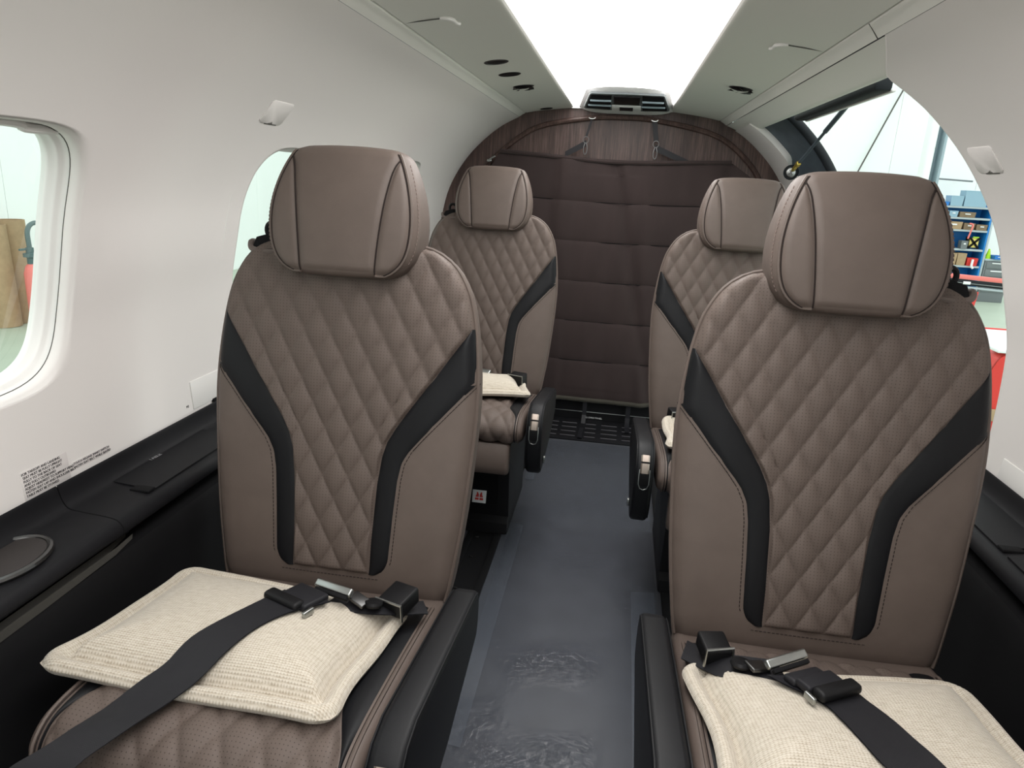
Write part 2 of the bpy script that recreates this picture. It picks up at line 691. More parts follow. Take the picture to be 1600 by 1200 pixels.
for yc, nm in WIN:
    hole = squircle(WA, WB)
    def wr(e, out):
        return [wall_pt(-1, yc + p * (1 + e / WA), TC + q * (1 + e / WB), out) for p, q in hole]
    mb = MB()
    mb.loft([wr(-.005, .0165), wr(-.007, .022), wr(-.009, .025), wr(-.013, .027), wr(-.015, .030), wr(-.016, .035), wr(-.019, .038), wr(-.020, .042), wr(-.0205, .049)], False, flip=True)
    w = mb.build(nm, 'white_plastic', kind='structure', smooth=50)
    w['label'] = {'window_1': 'cabin window nearest the camera with pale stepped surround', 'window_2': 'cabin window behind the front left headrest',
                  'window_3': 'hidden third cabin window on the left'}[nm]
    mb = MB()
    pts = wr(-.0195, .0435)
    mb.pf(*[mb.pv(p) for p in reversed(pts)])
    mb.build('window_pane', 'glass', w, smooth=0)
    mb = MB()
    mb.loft([wr(-.0043, .0155), wr(-.0062, .0163), wr(-.0046, .0172)], False, flip=True)
    mb.build('joint_line', 'grey_line', w)
    mb = MB()                                            # pull bar of the blind at the head of the window
    tb = TC + WB - .010
    pts = [wall_pt(-1, yc + a, tb + dz, .022) for a, dz in [(-.145, 0), (-.1, -.001), (.05, -.003), (.075, -.009), (.11, -.009), (.135, -.007), (.15, -.001)]]
    mb.tube(catmull(pts, 5), .0065, 8)
    mb.build('blind_pull', 'white_plastic', w)
    mb = MB()                                            # outer skin ring so no light leaks
    mb.loft([wr(-.0205, .049), wr(.02, .056)], False, flip=True)
    mb.build('skin_ring', 'white_plastic', w)

# right wall, ends at the cargo door
EDGE = [(.585, 1.452), (.696, 1.477), (.80, 1.491), (.878, 1.497), (.999, 1.524), (1.119, 1.542), (1.225, 1.557), (1.316, 1.570), (1.362, 1.592), (1.372, 1.594), (1.380, 1.565), (1.390, 1.515), (1.400, 1.460), (1.412, 1.402)]
mb = MB()
N1 = 60
ts = [TMAX * i / N1 for i in range(N1 + 1)]
mb.grid(6, N1 + 1, lambda i, j: wall_pt(1, Y0 + (interp(EDGE, wp(ts[j])[1]) - .012 - Y0) * i / 5, ts[j]), flip=True)
prof_e = [(-.012, 0), (-.004, .001), (0, .006), (0, .02), (-.01, .05)]
mb.grid(len(prof_e), N1 + 1, lambda i, j: wall_pt(1, interp(EDGE, wp(ts[j])[1]) + prof_e[i][0], ts[j], prof_e[i][1]), flip=True)
wall_right = mb.build('wall_right', 'white_panel', kind='structure', smooth=50)
wall_right['label'] = 'smooth white curved side panel ending at the open cargo door'

# header above the door opening: rolls outwards at its lower edge
HD = catmull([(.457, 1.4115, 0), (.48, 1.403, 0), (.505, 1.392, 0), (.528, 1.381, 0), (.540, 1.378, 0), (.549, 1.382, 0), (.552, 1.392, 0), (.550, 1.42, 0)], 4)
mb = MB()
mb.grid(2, len(HD), lambda i, j: (HD[j].x, 1.36 + (3.36 - 1.36) * i, HD[j].y), flip=False)
mb.build('trim_1', 'ceil_panel', kind='structure', smooth=50)['label'] = 'rolled pale grey header along the top of the cargo door opening'
# outer fuselage skin above the door (keeps the hangar light out)
mb = MB()
mb.grid(2, 8, lambda i, j: (.55 - .11 * j, Y0 + (3.5 - Y0) * i, 1.42 + .16 * sin(min(1, j / 5) * pi / 2)))
mb.grid(2, 8, lambda i, j: (-.50 + .11 * j, Y0 + (3.5 - Y0) * i, 1.42 + .16 * sin(min(1, j / 4.5) * pi / 2)))
mb.build('trim_2', 'frame_grey', kind='structure', smooth=0)['label'] = 'outer fuselage skin over the cabin roof'

# aft side of the door opening: white moulding with a scallop for the strut, grey frame, rubber seal
def aft_edge(t):
    z = wp(t)[1]
    y = 2.985
    y += .085 * math.exp(-((z - 1.222) / .026) ** 2)
    return y
mb = MB()
t0, t1 = 0.0, t_of_z(1.392)
mb.grid(70, 8, lambda i, j: wall_pt(1, aft_edge(t0 + (t1 - t0) * i / 69) + (3.352 - aft_edge(t0 + (t1 - t0) * i / 69)) * (j / 7) ** 1.5,
        t0 + (t1 - t0) * i / 69, -.004 * sin(pi * min(1, j / 6))), flip=False)
mb.grid(70, 3, lambda i, j: wall_pt(1, aft_edge(t0 + (t1 - t0) * i / 69) + .003 * j * j, t0 + (t1 - t0) * i / 69, .012 * j), flip=True)
mb.build('trim_3', 'white_panel', kind='structure', smooth=45)['label'] = 'white curved moulding between wood bulkhead and door frame, scalloped around the strut joint'
mb = MB()
mb.grid(50, 7, lambda i, j: wall_pt(1, 3.06 - .04 * j, t0 + (t1 + .03 - t0) * i / 49, [.012, .018, .03, .045, .055, .062, .075][j]), flip=True)
mb.build('trim_4', 'frame_grey', kind='structure', smooth=45)['label'] = 'dark blue grey metal frame at the aft side of the cargo door'
mb = MB()
mb.tube([wall_pt(1, 2.825, t0 + (t1 + .05 - t0) * i / 49, .080) for i in range(50)], .016, 10)
mb.build('trim_5', 'rubber', kind='structure')['label'] = 'black rubber seal along the aft door frame'
mb = MB()
mb.box((.596, 2.205, 1.394), (.040, .79, .034), .008)
dseal = mb.build('door_lower_rail', 'rubber')
tag(dseal, 'black rail with white lip hanging just under the cargo door header', 'rail')
mb = MB()
mb.box((.618, 2.205, 1.3785), (.010, .795, .006), .002)
mb.build('lip', 'white_plastic', dseal, 'white lip along the rail')

# ceiling: two grey side panels, lit central panel, coves
def ceil_side(side, ya, yb):
    cs = catmull([(.212, 1.463, 0), (.222, 1.4585, 0), (.26, 1.4545, 0), (.32, 1.4475, 0), (.38, 1.439, 0), (.424, 1.4305, 0)], 4)
    mb = MB()
    mb.grid(2, len(cs) + 1, lambda i, j: (side * (cs[j].x if j < len(cs) else .424), ya + (yb - ya) * i, cs[j].y if j < len(cs) else 1.44), flip=side < 0)
    return mb
CL = empty('ceiling', (0, 0, 0), kind='structure')
CL['label'] = 'grey headliner with a wide lit diffuser along the middle'
for side in (-1, 1):
    o = ceil_side(side, Y0, Y1).build('headliner_panel', 'ceil_panel', CL, smooth=50)
    mb = MB()
    cs = catmull([(.4275, 1.44, 0), (.4275, 1.4298, 0), (.440, 1.4225, 0), (.4545, 1.4125, 0)], 4)
    mb.grid(2, len(cs), lambda i, j: (side * cs[j].x, Y0 + (Y1 - Y0) * i, cs[j].y), flip=side < 0)
    mb.build('cove_strip', 'ceil_panel', CL, smooth=50)
    mb = MB()
    mb.box((side * .4258, 1.25, 1.436), (.006, 4.2, .006))
    mb.box((side * .4555, 1.25, 1.417), (.004, 4.2, .006))
    mb.build('joint_line', 'grey_line', CL, smooth=0)
mb = MB()
mb.grid(2, 9, lambda i, j: (-.213 + .426 * j / 8, Y0 + (Y1 - Y0) * i, 1.500 + .004 * sin(pi * j / 8)))
mb.build('light_diffuser', 'light', CL, 'glowing white light diffuser', smooth=50)
for side in (-1, 1):
    mb = MB()
    mb.grid(2, 4, lambda i, j: (side * (.2125 + .0005 * j), Y0 + (Y1 - Y0) * i, (1.463, 1.474, 1.488, 1.502)[j]))
    mb.build('light_cheek', 'white_plastic', CL)
mb = MB()
def cove_z(x):
    return 1.4475 + (.32 - x) * .13
# short transverse joint with a latch notch on each side
for side, yj in ((-1, 1.505), (1, 1.675)):
    mb = MB()
    mb.tube([(side * x, yj, cove_z(x) - .0022) for x in (.424, .39, .36, .345)], .0012, 6)
    mb.build('joint_line', 'grey_line', CL)
    mb = MB()
    mb.tube(catmull([(side * .352, yj, 1.443), (side * .338, yj + .004, 1.443), (side * .330, yj + .022, 1.444), (side * .331, yj + .048, 1.4445), (side * .326, yj + .062, 1.445)], 5), .0042, 8)
    mb.build('panel_latch', 'white_plastic', CL)
mb = MB()
mb.tube([(.4275, 1.40, 1.4295), (.44, 1.415, 1.4225), (.4545, 1.43, 1.412)], .001, 6)
mb.build('joint_line', 'grey_line', CL)

mb = MB()
mb.box((0, 3.338, 1.482), (.44, .008, .05))
mb.build('trough_end', 'bright_white', CL, smooth=0)

# forward bulkhead behind the camera, aft walnut bulkhead
sec = [(x, z) for x, z in ((p.x, p.y) for p in PROF)]
poly = [(.74, -.005), (.82, .3)] + [(x * 1.03, z + .02) for x, z in sec] + [(.40, 1.47), (.30, 1.49), (.22, 1.53)]
poly = poly + [(-a, b) for a, b in reversed(poly)]
mb = MB()
mb.prism(poly, lambda a, b: (a, Y1, b), lambda a, b: (a, Y1 + .03, b), flip=False)
wall_back = mb.build('wall_back', 'wood', kind='structure', smooth=0)
wall_back['label'] = 'dark walnut veneered aft bulkhead with arched top'
mb = MB()
for sg in (-1, 1):
    mb.box((sg * .56, Y0 - .02, .75), (.54, .03, 1.6))
mb.box((0, Y0 - .02, 1.5), (.6, .03, .2))
mb.build('wall_front', 'white_panel', kind='structure', smooth=0)['label'] = 'white forward bulkhead behind the camera'
# arched rim on the bulkhead
mb = MB()
rim = catmull([(-.70, Y1 - .012, .95), (-.64, Y1 - .012, 1.115), (-.564, Y1 - .012, 1.222), (-.451, Y1 - .012, 1.322), (-.338, Y1 - .012, 1.381), (-.127, Y1 - .012, 1.42), (0, Y1 - .012, 1.426),
               (.138, Y1 - .012, 1.422), (.362, Y1 - .012, 1.384), (.476, Y1 - .012, 1.337), (.58, Y1 - .012, 1.25), (.635, Y1 - .012, 1.171), (.69, Y1 - .012, 1.05)], 8)
mb.tube(rim, .011, 8)
mb.build('arch_rim', 'wood', wall_back)
# sidewalls below the ledge
for side in (-1, 1):
    mb = MB()
    yend = 3.35 if side < 0 else 1.45
    pr = [(.765, .565), (.755, .538), (.722, .533), (.708, .530), (.702, .520), (.700, .48), (.69, .2), (.66, .0)]
    mb.grid(2, len(pr), lambda i, j: (side * pr[j][0], Y0 + (yend - Y0) * i, pr[j][1]), flip=side < 0)
    mb.build('baseboard_left' if side < 0 else 'baseboard_right', 'matt_black', kind='structure', smooth=40)['label'] = ('black lower side lining on the left, under the ledge' if side < 0
             else 'black lower side lining on the right, under the ledge')
mb = MB()
mb.grid(2, 3, lambda i, j: ((.66, .70, .80)[j], 1.45 + 1.9 * i, (-.005, -.05, -.12)[j]), flip=True)
mb.build('trim_6', 'frame_grey', kind='structure', smooth=0)['label'] = 'grey sill of the cargo door'

# ------------------------------------------------------------------ ledges
LP = catmull([(.8035, .640, 0), (.8015, .636, 0), (.797, .618, 0), (.788, .604, 0), (.77, .600, 0), (.73, .597, 0), (.708, .594, 0), (.698, .588, 0), (.693, .577, 0), (.697, .567, 0), (.712, .562, 0), (.765, .562, 0)], 4)
def ledge(side, ya, yb, name):
    mb = MB()
    n = len(LP)
    mb.grid(2, n, lambda i, j: (side * LP[j].x, ya + (yb - ya) * i, LP[j].y), flip=side < 0)
    for y, fl in ((ya, side > 0),) if ya > 1 else ((yb, side < 0),) if yb > 1 and side > 0 else ():
        ids = [mb.pv((side * p.x, y, p.y)) for p in LP]
        mb.pf(*(ids if fl else reversed(ids)))
    return mb.build(name, 'dark_plastic', smooth=50)

l1 = ledge(-1, Y0, .9065, 'side_ledge')
tag(l1, 'charcoal side ledge with cup holder beneath the nearest left window', 'ledge')
mb = MB()
cx, cy = -.760, .752
ring = [(cx + .047 * cos(a) * 1.0, cy + .068 * sin(a), .6005) for a in [2 * pi * k / 40 for k in range(40)]]
mb.tube(ring, .005, 8, closed=True)
mb.build('cup_ring', 'steel_dark', l1, 'grey metal rim of the cup holder')
mb = MB()
mb.loft([[(cx + .043 * k * cos(a), cy + .064 * k * sin(a), z) for a in [2 * pi * q / 40 for q in range(40)]] for k, z in ((1, .6025), (.97, .6012), (.2, .6012))], True)
mb.build('cup_base', 'cup_mat', l1, 'grey brown cup holder mat')
l2 = ledge(-1, .908, 3.34, 'side_ledge')
tag(l2, 'charcoal side ledge with hinged lid beside the front left seat', 'ledge')

def lid(side, led, ya, yb):
    mb = MB()
    xa, xb = .712, .792
    def zz(x):
        return .5945 + (x - .70) * .075 + .003
    N = 14
    cut = lambda y: 0.0
    g = [(ya + (yb - ya) * i / 40) for i in range(41)]
    mb.grid(41, 5, lambda i, j: (side * ((xa + cut(g[i])) + (xb - xa - cut(g[i])) * j / 4), g[i], zz((xa + cut(g[i])) + (xb - xa - cut(g[i])) * j / 4)), flip=side > 0)
    mb.grid(41, 2, lambda i, j: (side * (xa + cut(g[i])), g[i], zz(xa) - .006 * (1 - j)), flip=side > 0)
    mb.grid(2, 5, lambda i, j: (side * (xa + (xb - xa) * j / 4), ya, zz(xa + (xb - xa) * j / 4) - .006 * (1 - i)), flip=side > 0)
    mb.grid(2, 5, lambda i, j: (side * (xa + (xb - xa) * j / 4), yb, zz(xa + (xb - xa) * j / 4) - .006 * i), flip=side > 0)
    o = mb.build('lid', 'dark_plastic', led, smooth=30)
    mb = MB()
    mb.box((side * .730, ya - .004, .5985), (.036, .020, .005), .002)
    mb.build('finger_notch', 'matt_black', led)
    return o
ld = lid(-1, l2, 1.012, 1.285)
t = text_mesh('TABLE', .012, 'print', 'grey_ink', ld)
t.matrix_local = Matrix.Translation((-.783, 1.108, .6045)) @ frame((0, 1, 0), (-1, 0, .075)).to_4x4()
mb = MB()
mb.grid(2, len(LP) - 3, lambda i, j: (-(LP[j].x + .0015), .890 + .034 * i, LP[j].y - .003), flip=True)
mb.build('joint_backing', 'matt_black', l1)  # dark strip added to keep outside light from leaking through the ledge joint
r1 = ledge(1, Y0, 1.452, 'side_ledge')
tag(r1, 'charcoal side ledge with hinged lid beside the front right seat', 'ledge')
lid(1, r1, 1.165, 1.43)
lid(1, r1, .80, 1.135)
mb = MB()
mb.box((.6965, 1.05, .575), (.004, .11, .004), .001, Matrix.Rotation(radians(2), 3, 'X'))
mb.build('slot', 'steel_dark', r1)
# fabric pouch in the gap under the left ledge
mb = MB()
pts0 = [(-.690, -.2, .558), (-.692, .4, .556), (-.697, .75, .553), (-.703, .90, .549), (-.712, .95, .546)]
pts1 = [(-.700, -.2, .530), (-.702, .4, .531), (-.705, .75, .532), (-.707, .90, .534), (-.714, .95, .536)]
mb.grid(2, 5, lambda i, j: (pts0, pts1)[i][j])
mb.grid(2, 5, lambda i, j: Vector((pts1, pts0)[i][j]) + Vector((-.012, 0, .002)))
tag(mb.build('side_pouch', 'pouch'), 'olive grey fabric pouch edge under the left ledge', 'pouch')

# ------------------------------------------------------------------ wall fittings
def on_wall(side, y, z):
    t = t_of_z(z)
    F_ = wall_frame(side, t)
    return Matrix.Translation(wall_pt(side, y, t)) @ F_.to_4x4()

def coat_hook(side, y, z, wall):
    mat = on_wall(side, y, z)
    mb = MB()
    bm = bmesh.new()
    sh = [(-.046, .024), (-.040, .029), (.040, .029), (.047, .024), (.047, -.020), (.040, -.026), (.010, -.026), (.002, -.020), (-.012, -.026), (-.038, -.026), (-.046, -.020)]
    mb2 = MB()
    mb2.loft([[(a, b, 0) for a, b in sh], [(a, b, .0015) for a, b in sh], [(a * .97, b * .95, .0026) for a, b in sh]], True)
    mb2.v = [tuple(mat @ Vector(p)) for p in mb2.v]
    bm.free()
    o = mb2.build('coat_hook', 'white_panel', wall)
    mb3 = MB()
    mb3.box((.004, -.0262, .0006), (.05, .004, .003), .001)
    mb3.v = [tuple(mat @ Vector(p)) for p in mb3.v]
    mb3.build('finger_recess', 'grey_line', o)
coat_hook(-1, 1.437, 1.246, wall_left)
coat_hook(1, 1.470, 1.222, wall_right)

def hatch(side, y, z, w, h, wall):
    mat = on_wall(side, y, z)
    mb = MB()
    mb.box((0, 0, .0008), (w, h, .003), .0015)
    mb.v = [tuple(mat @ Vector(p)) for p in mb.v]
    o = mb.build('socket_cover', 'white_plastic', wall)
    mb = MB()
    mb.box((0, -h / 2 - .001, .003), (.018, .008, .008), .002)
    mb.v = [tuple(mat @ Vector(p)) for p in mb.v]
    mb.build('catch', 'matt_black', o)
    return o
hatch(-1, 1.372, .672, .155, .060, wall_left)
hatch(1, 1.315, .652, .165, .050, wall_right)

P1 = 'FOR TAKEOFF AND LANDING\n SEAT MUST BE FULLY UPRIGHT\n FULLY TO THE BACK OF SEAT\n AND FULLY OUTBOARD\n ADJUST HEADREST TO SUPPORT HEAD\n FASTEN SEAT LAP AND SHOULDER BELT\n TABLE MUST BE STOWED'
P2 = 'TOUCH RELEASE SMART SWITCH\nFASTEN SEAT BELT WHILE SEATED'
for body, y, z, lab, w, h in ((P1, .857, .6755, 'seven line black printed placard on the left side panel above the ledge', .093, .046),
                              (P2, .957, .6535, 'two line black printed placard on the left side panel, further aft', .082, .014)):
    mat = on_wall(-1, y, z)
    mb = MB()
    mb.box((w / 2 - .002, -h / 2 + .006, .0003), (w, h, .0006), .0002)
    mb.v = [tuple(mat @ Vector(p)) for p in mb.v]
    pl = tag(mb.build('placard', 'placard'), lab, 'placard')
    t = text_mesh(body, .0056, 'print', 'ink', pl)
    t.matrix_local = mat @ Matrix.Translation((0, 0, .0009))
t = text_mesh('M2', .007, 'print', 'ink', wall_left)
t.matrix_local = on_wall(-1, 1.272, .652) @ Matrix.Translation((0, 0, .0004))

# ------------------------------------------------------------------ ceiling fittings
lights = [(-.334, 2.05, 'oval reading light in the left headliner, nearest of four', .034), (-.332, 2.275, 'flat dark oval fitting in the left headliner, second of four', .034),
          (-.328, 2.555, 'film wrapped reading light in the left headliner, third of four', .036), (-.327, 3.29, 'small dark oval fitting in the left headliner by the wood bulkhead', .028),
          (.363, 2.37, 'film wrapped reading light in the right headliner', .036)]
for x, y, lab, r in lights:
    zc = cove_z(abs(x))
    ax = frame((1, 0, -.13 * math.copysign(1, x)), (0, 1, 0))
    if x < 0:
        ax = frame((1, 0, .13), (0, 1, 0))
    e = empty('reading_light', (x, y, zc), lab, 'light', 'reading lights in the headliner')
    mb = MB()
    wrapped = 'film' in lab
    mb.lathe([(r, .002), (r, -.0012), (r * .93, -.0025), (r * .82, -.002), (r * .80, 0.0)], (0, 0, 0), ax, 28)
    mb.build('bezel', 'steel_dark' if wrapped or 'nearest' in lab else 'black_plastic', e)
    mb = MB()
    mb.lathe([(r * .8, -.001), (r * .5, -.006 if wrapped else -.002), (.001, -.008 if wrapped else -.002)], (0, 0, 0), ax, 28)
    mb.build('lens', 'black_plastic', e)
    if wrapped:
        mb = MB()
        for k in range(9):
            a = 2 * pi * k / 9 + random.random()
            p0 = ax @ Vector((r * .95 * cos(a), r * .95 * sin(a), -.004))
            p1 = ax @ Vector((r * .5 * cos(a + .8), r * .5 * sin(a + .8), -.012))
            p2 = ax @ Vector((r * 1.12 * cos(a + .3), r * 1.12 * sin(a + .3), -.010))
            mb.pf(*[mb.pv(p) for p in (p0, p1, p2)])
        mb.build('film_wrap', 'steel_dark', e, smooth=0)

# air outlet at the aft end of the light panel
VA, VB = Vector((.020, 2.99, 1.4985)), Vector((.020, 3.335, 1.452))
vy = (VB - VA)
vl = vy.length
VF = frame((1, 0, 0), vy)
vmat = Matrix.Translation(VA) @ VF.to_4x4()
ev = empty('air_outlet', (0, 0, 0), 'white overhead air outlet with dark louvres above the wood bulkhead', 'vent')
def vbuild(mb, name, mat, par, **k):
    mb.v = [tuple(vmat @ Vector(p)) for p in mb.v]
    return mb.build(name, mat, par, **k)
# local: x across, y aft along the face, z up (away from the cabin); the face is z = 0
def vw(y):
    return .158 + (.208 - .158) * (y / vl)
mb = MB()
g = [0, .015, .05, .1, .15, .2, .25, .3, vl - .012, vl]
mb.grid(len(g), 17, lambda i, j: ((-1 + 2 * j / 16) * vw(g[i]), g[i] - .045 * (1 - (-1 + 2 * j / 16) ** 2) * (1 - g[i] / vl), -.012 + .022 * abs(-1 + 2 * j / 16) ** 5 + (.012 * (1 - g[i] / .05) if g[i] < .05 else 0)), flip=True)
mb.grid(2, 17, lambda i, j: ((-1 + 2 * j / 16) * vw(vl), vl + .002 * i, -.012 + .022 * abs(-1 + 2 * j / 16) ** 5 + .03 * i), flip=True)
vbuild(mb, 'housing', 'bright_white', ev)
def arc(u, b):
    return b - .040 * (1 - (u / .19) ** 2) * (1 - b / vl)
fr = [(-.150, .045), (-.183, .255), (-.176, .272), (-.09, .275), (0, .275), (.09, .275), (.176, .272), (.183, .255), (.150, .045), (.142, .032), (.07, .030), (0, .030), (-.07, .030), (-.142, .032)]
mb = MB()
mb.loft([[(a, arc(a, b), -.011 + (.006 if abs(a) > .14 else 0)) for a, b in fr], [(a * .985, arc(a * .985, .155 + (b - .155) * .97), -.017 + (.004 if abs(a) > .14 else 0)) for a, b in fr]], True, flip=True)
vbuild(mb, 'grille_frame', 'cart_grey', ev)
for sg in (-1, 1):
    mb = MB()
    q = [(.060, .050), (.10, .050), (.142, .052), (.170, .245), (.164, .255), (.068, .258)]
    mb.loft([[(sg * a, arc(a, b), -.0155 + (.003 if a > .14 else 0)) for a, b in q], [(sg * a, arc(a, b), -.0176 + (.003 if a > .14 else 0)) for a, b in q]], True, flip=sg > 0)
    vbuild(mb, 'duct_opening', 'matt_black', ev)
    for k in range(2):
        mb = MB()
        y = .115 + .072 * k
        xo = .138 + .030 * (y - .05) / .2
        pts = [(sg * (.062 + (xo - .062) * i / 6), arc(.062 + (xo - .062) * i / 6, y), -.021 + (.003 * (i / 6) ** 2)) for i in range(7)]
        mb.tube(pts, .0042, 6)
        vbuild(mb, 'louvre', 'column_grey', ev)
mb = MB()
mb.box((0, .085, -.0185), (.104, .12, .006), .004)
vbuild(mb, 'centre_cover', 'black_plastic', ev)
mb = MB()
mb.box((0, .212, -.0185), (.122, .09, .006), .003)
pl = vbuild(mb, 'thumb_plate', 'bright_white', ev)
mb = MB()
mb.box((0, .212, -.0225), (.056, .05, .004), .001)
vbuild(mb, 'thumb_wheel', 'black_plastic', pl)

# ------------------------------------------------------------------ curtain on the bulkhead
YC = 3.27
cur = empty('bulkhead_curtain', (0, YC, 0), 'dark brown quilted nylon curtain hanging across the wood bulkhead', 'curtain')
seams = [1.255, 1.073, .898, .717, .531, .341, .150, .128]
def cx0(z):
    return -(.56 if z > .95 else .56 - (.95 - z) * .12) + max(0, z - 1.19) * .6
def cx1(z):
    return .60 - (0 if z > 1.17 else (1.17 - z) * .12) - max(0, z - 1.18) * 1.45
rng = random.Random(3)
fold = [(rng.uniform(-.5, .5), rng.uniform(.02, .05), rng.uniform(-.012, .012), rng.uniform(-.35, .35)) for _ in range(12)]
def cur_y(x, z, za, zb):
    k = (z - zb) / (za - zb)
    puff = .008 * (sin(pi * k) ** .55 if 0 < k < 1 else 0)
    w = sum(a * math.exp(-((x + s_ * (z - .7) - c) / b) ** 2) for c, b, a, s_ in fold)
    return -puff - w - .004 * sin(9 * x + 3 * z)
def sag(x, z):
    return z - .012 * sin(pi * (x + .5)) * (1 if z > .2 else .3) - .010 * math.exp(-((x - .0) / .25) ** 2) * (1 if z > 1.2 else 0)
for a, b in zip(seams, seams[1:]):
    mb = MB()
    nr, nc = 18, 60
    def fp(i, j, back=0):
        z = a + (b - a) * i / (nr - 1)
        x = cx0(z) + (cx1(z) - cx0(z)) * j / (nc - 1)
        return (x, cur_y(x, z, a, b) if not back else .004, sag(x, z))
    mb.grid(nr, nc, fp, flip=True)
    mb.build('curtain_panel' if a - b > .05 else 'hem', 'curtain' if a - b > .05 else 'pouch', cur, smooth=60)
mb = MB()
mb.tube([(x, -.006, sag(x, 1.258)) for x in [cx0(1.258) + (cx1(1.258) - cx0(1.258)) * k / 30 for k in range(31)]], .009, 8)
mb.build('top_hem', 'curtain', cur)
mb = MB()
for z in seams[1:-2]:
    mb.tube([(x, -.0015, sag(x, z)) for x in [cx0(z) + (cx1(z) - cx0(z)) * k / 40 for k in range(41)]], .0016, 5)
mb.build('dark_seam', 'matt_black', cur, kind='stuff')
# suspension straps with snap hooks
for sg, (xa, za, xb, zb, xr, zr) in ((-1, (-.123, 1.412, -.142, 1.335, -.23, 1.258)), (1, (.145, 1.412, .160, 1.33, .31, 1.245))):
    e = empty('hanging_strap', (xa, YC, za), 'black strap with snap hook holding up the curtain, %s of the two' % ('left' if sg < 0 else 'right'), 'strap')
    def L(x, z, y=0):
        return Vector((x - xa, y, z - za))
    mb = MB()
    mb.grid(2, 2, lambda i, j: L([xa, xb][i] + (-.011 + .022 * j) * (1 if sg > 0 else .45), [za, zb][i], 0))
    mb.grid(2, 2, lambda i, j: L([xa, xb][i] + (.011 - .022 * j) * (1 if sg > 0 else .45), [za, zb][i], .003))
    mb.build('web', 'webbing', e)
    mb = MB()
    mb.tube([L(xa + .014 * cos(t_), za + .004 + .006 * sin(t_), -.006) for t_ in [pi * k / 8 - pi * .95 for k in range(9)]], .0022, 6)
    mb.build('anchor_ring', 'chrome', e)
    mb = MB()
    mb.tube([L(xb + .0125 * cos(t_), zb - .012 + .0135 * sin(t_), -.006) for t_ in [2 * pi * k / 20 for k in range(20)]], .0017, 6, closed=True)
    mb.build('ring', 'steel_dark', e)
    mb = MB()
    for q in (-1, 1):
        mb.tube(catmull([L(xb + q * .003, zb - .026, -.008), L(xb + q * .008, zb - .045, -.009), L(xb + q * .006, zb - .066, -.009), L(xb, zb - .074, -.009)], 4), .0022, 6)
    mb.build('snap_hook', 'steel_dark', e)
    mb = MB()
    mb.grid(2, 2, lambda i, j: (L(xb - sg * .002, zb - .012 + [0, -.028][j], -.002), L(xr, zr + [.012, -.012][j], -.002))[i])
    mb.grid(2, 2, lambda i, j: (L(xb - sg * .002, zb - .012 + [-.028, 0][j], .001), L(xr, zr + [-.012, .012][j], .001))[i])
    mb.build('side_tail', 'webbing', e)
for x, z, lab in ((-.553, 1.228, 'small chrome clip at the top left corner of the curtain'), (.615, 1.183, 'small chrome clip at the top right corner of the curtain')):
    mb = MB()
    mb.tube(catmull([(x - .012, YC - .012, z - .008), (x, YC - .016, z), (x + .014, YC - .014, z + .008)], 4), .004, 8)
    mb.box((x - .014, YC - .006, z - .012), (.022, .014, .012), .004)
    tag(mb.build('curtain_clip', 'chrome'), lab, 'clip')

# ------------------------------------------------------------------ aft floor grille, sill panel with lettering
gr = empty('floor_grille', (0, 3.06, 0), 'charcoal slotted air grille in the floor at the foot of the curtain', 'grille')
gf = frame((1, 0, 0), (0, .25, .018))
def gbuild(mb, name, mat, par, **k):
    mb.v = [tuple(gf @ Vector(p)) for p in mb.v]
    return mb.build(name, mat, par, **k)
mb = MB()
mb.box((0, .125, .004), (.90, .25, .008), .002)
gbuild(mb, 'frame', 'dark_plastic', gr)
xs = [(-.246, -.166), (-.148, -.078), (-.036, .014), (.040, .114), (.138, .20), (.22, .29), (-.33, -.264)]
for xa, xb in xs:
    for k in range(4):
        mb = MB()
        y = .05 + .05 * k
        mb.box(((xa + xb) / 2, y, .0072), (xb - xa, .026, .002), .0006)
        sl = gbuild(mb, 'slot', 'matt_black', gr)
        mb = MB()
        mb.box(((xa + xb) / 2, y - .013, .0085), (xb - xa, .006, .004), .001)
        gbuild(mb, 'rib', 'rib_grey', gr)
sp = empty('sill_panel', (0, 3.32, 0), 'black sill panel with a silver edge line and white lettering under the curtain', 'panel')
mb = MB()
mb.box((0, .01, .05), (1.1, .03, .17), .003)
mb.build('face', 'matt_black', sp)
mb = MB()
mb.box((0, -.0065, .062), (.9, .004, .0035), .001)
mb.build('edge_line', 'chrome', sp)
t = text_mesh('TO OPEN PANEL', .0115, 'print', 'white_ink', sp, 'CENTER')
t.matrix_local = Matrix.Translation((-.004, -.0068, .030)) @ frame((1, 0, 0), (0, 0, 1)).to_4x4()
mb = MB()
mb.box((-.008, -.007, .014), (.007, .002, .011), .001)
mb.build('arrow_mark', 'white_ink', sp)
st = MB()
st.grid(12, 2, lambda i, j: (-.062 + (.020 * j) + .004 * sin(i * .5), 3.28 - .22 * max(0, (i - 4) / 7), .20 - .19 * min(1, i / 5) + .008))
st.grid(12, 2, lambda i, j: (-.042 - (.020 * j) + .004 * sin(i * .5), 3.283 - .22 * max(0, (i - 4) / 7), .20 - .19 * min(1, i / 5) + .006))
tag(st.build('tie_down_strap', 'webbing'), 'black tie down strap hanging from under the curtain over the floor grille', 'strap')
st = MB()
st.grid(8, 2, lambda i, j: (.150 + (.022 * j), 3.285 - .12 * max(0, (i - 4) / 3), .17 - .15 * min(1, i / 5) + .008))
st.grid(8, 2, lambda i, j: (.172 - (.022 * j), 3.288 - .12 * max(0, (i - 4) / 3), .17 - .15 * min(1, i / 5) + .006))
tag(st.build('tie_down_strap', 'webbing'), 'black tie down strap beside the armrest of the rear right seat', 'strap')

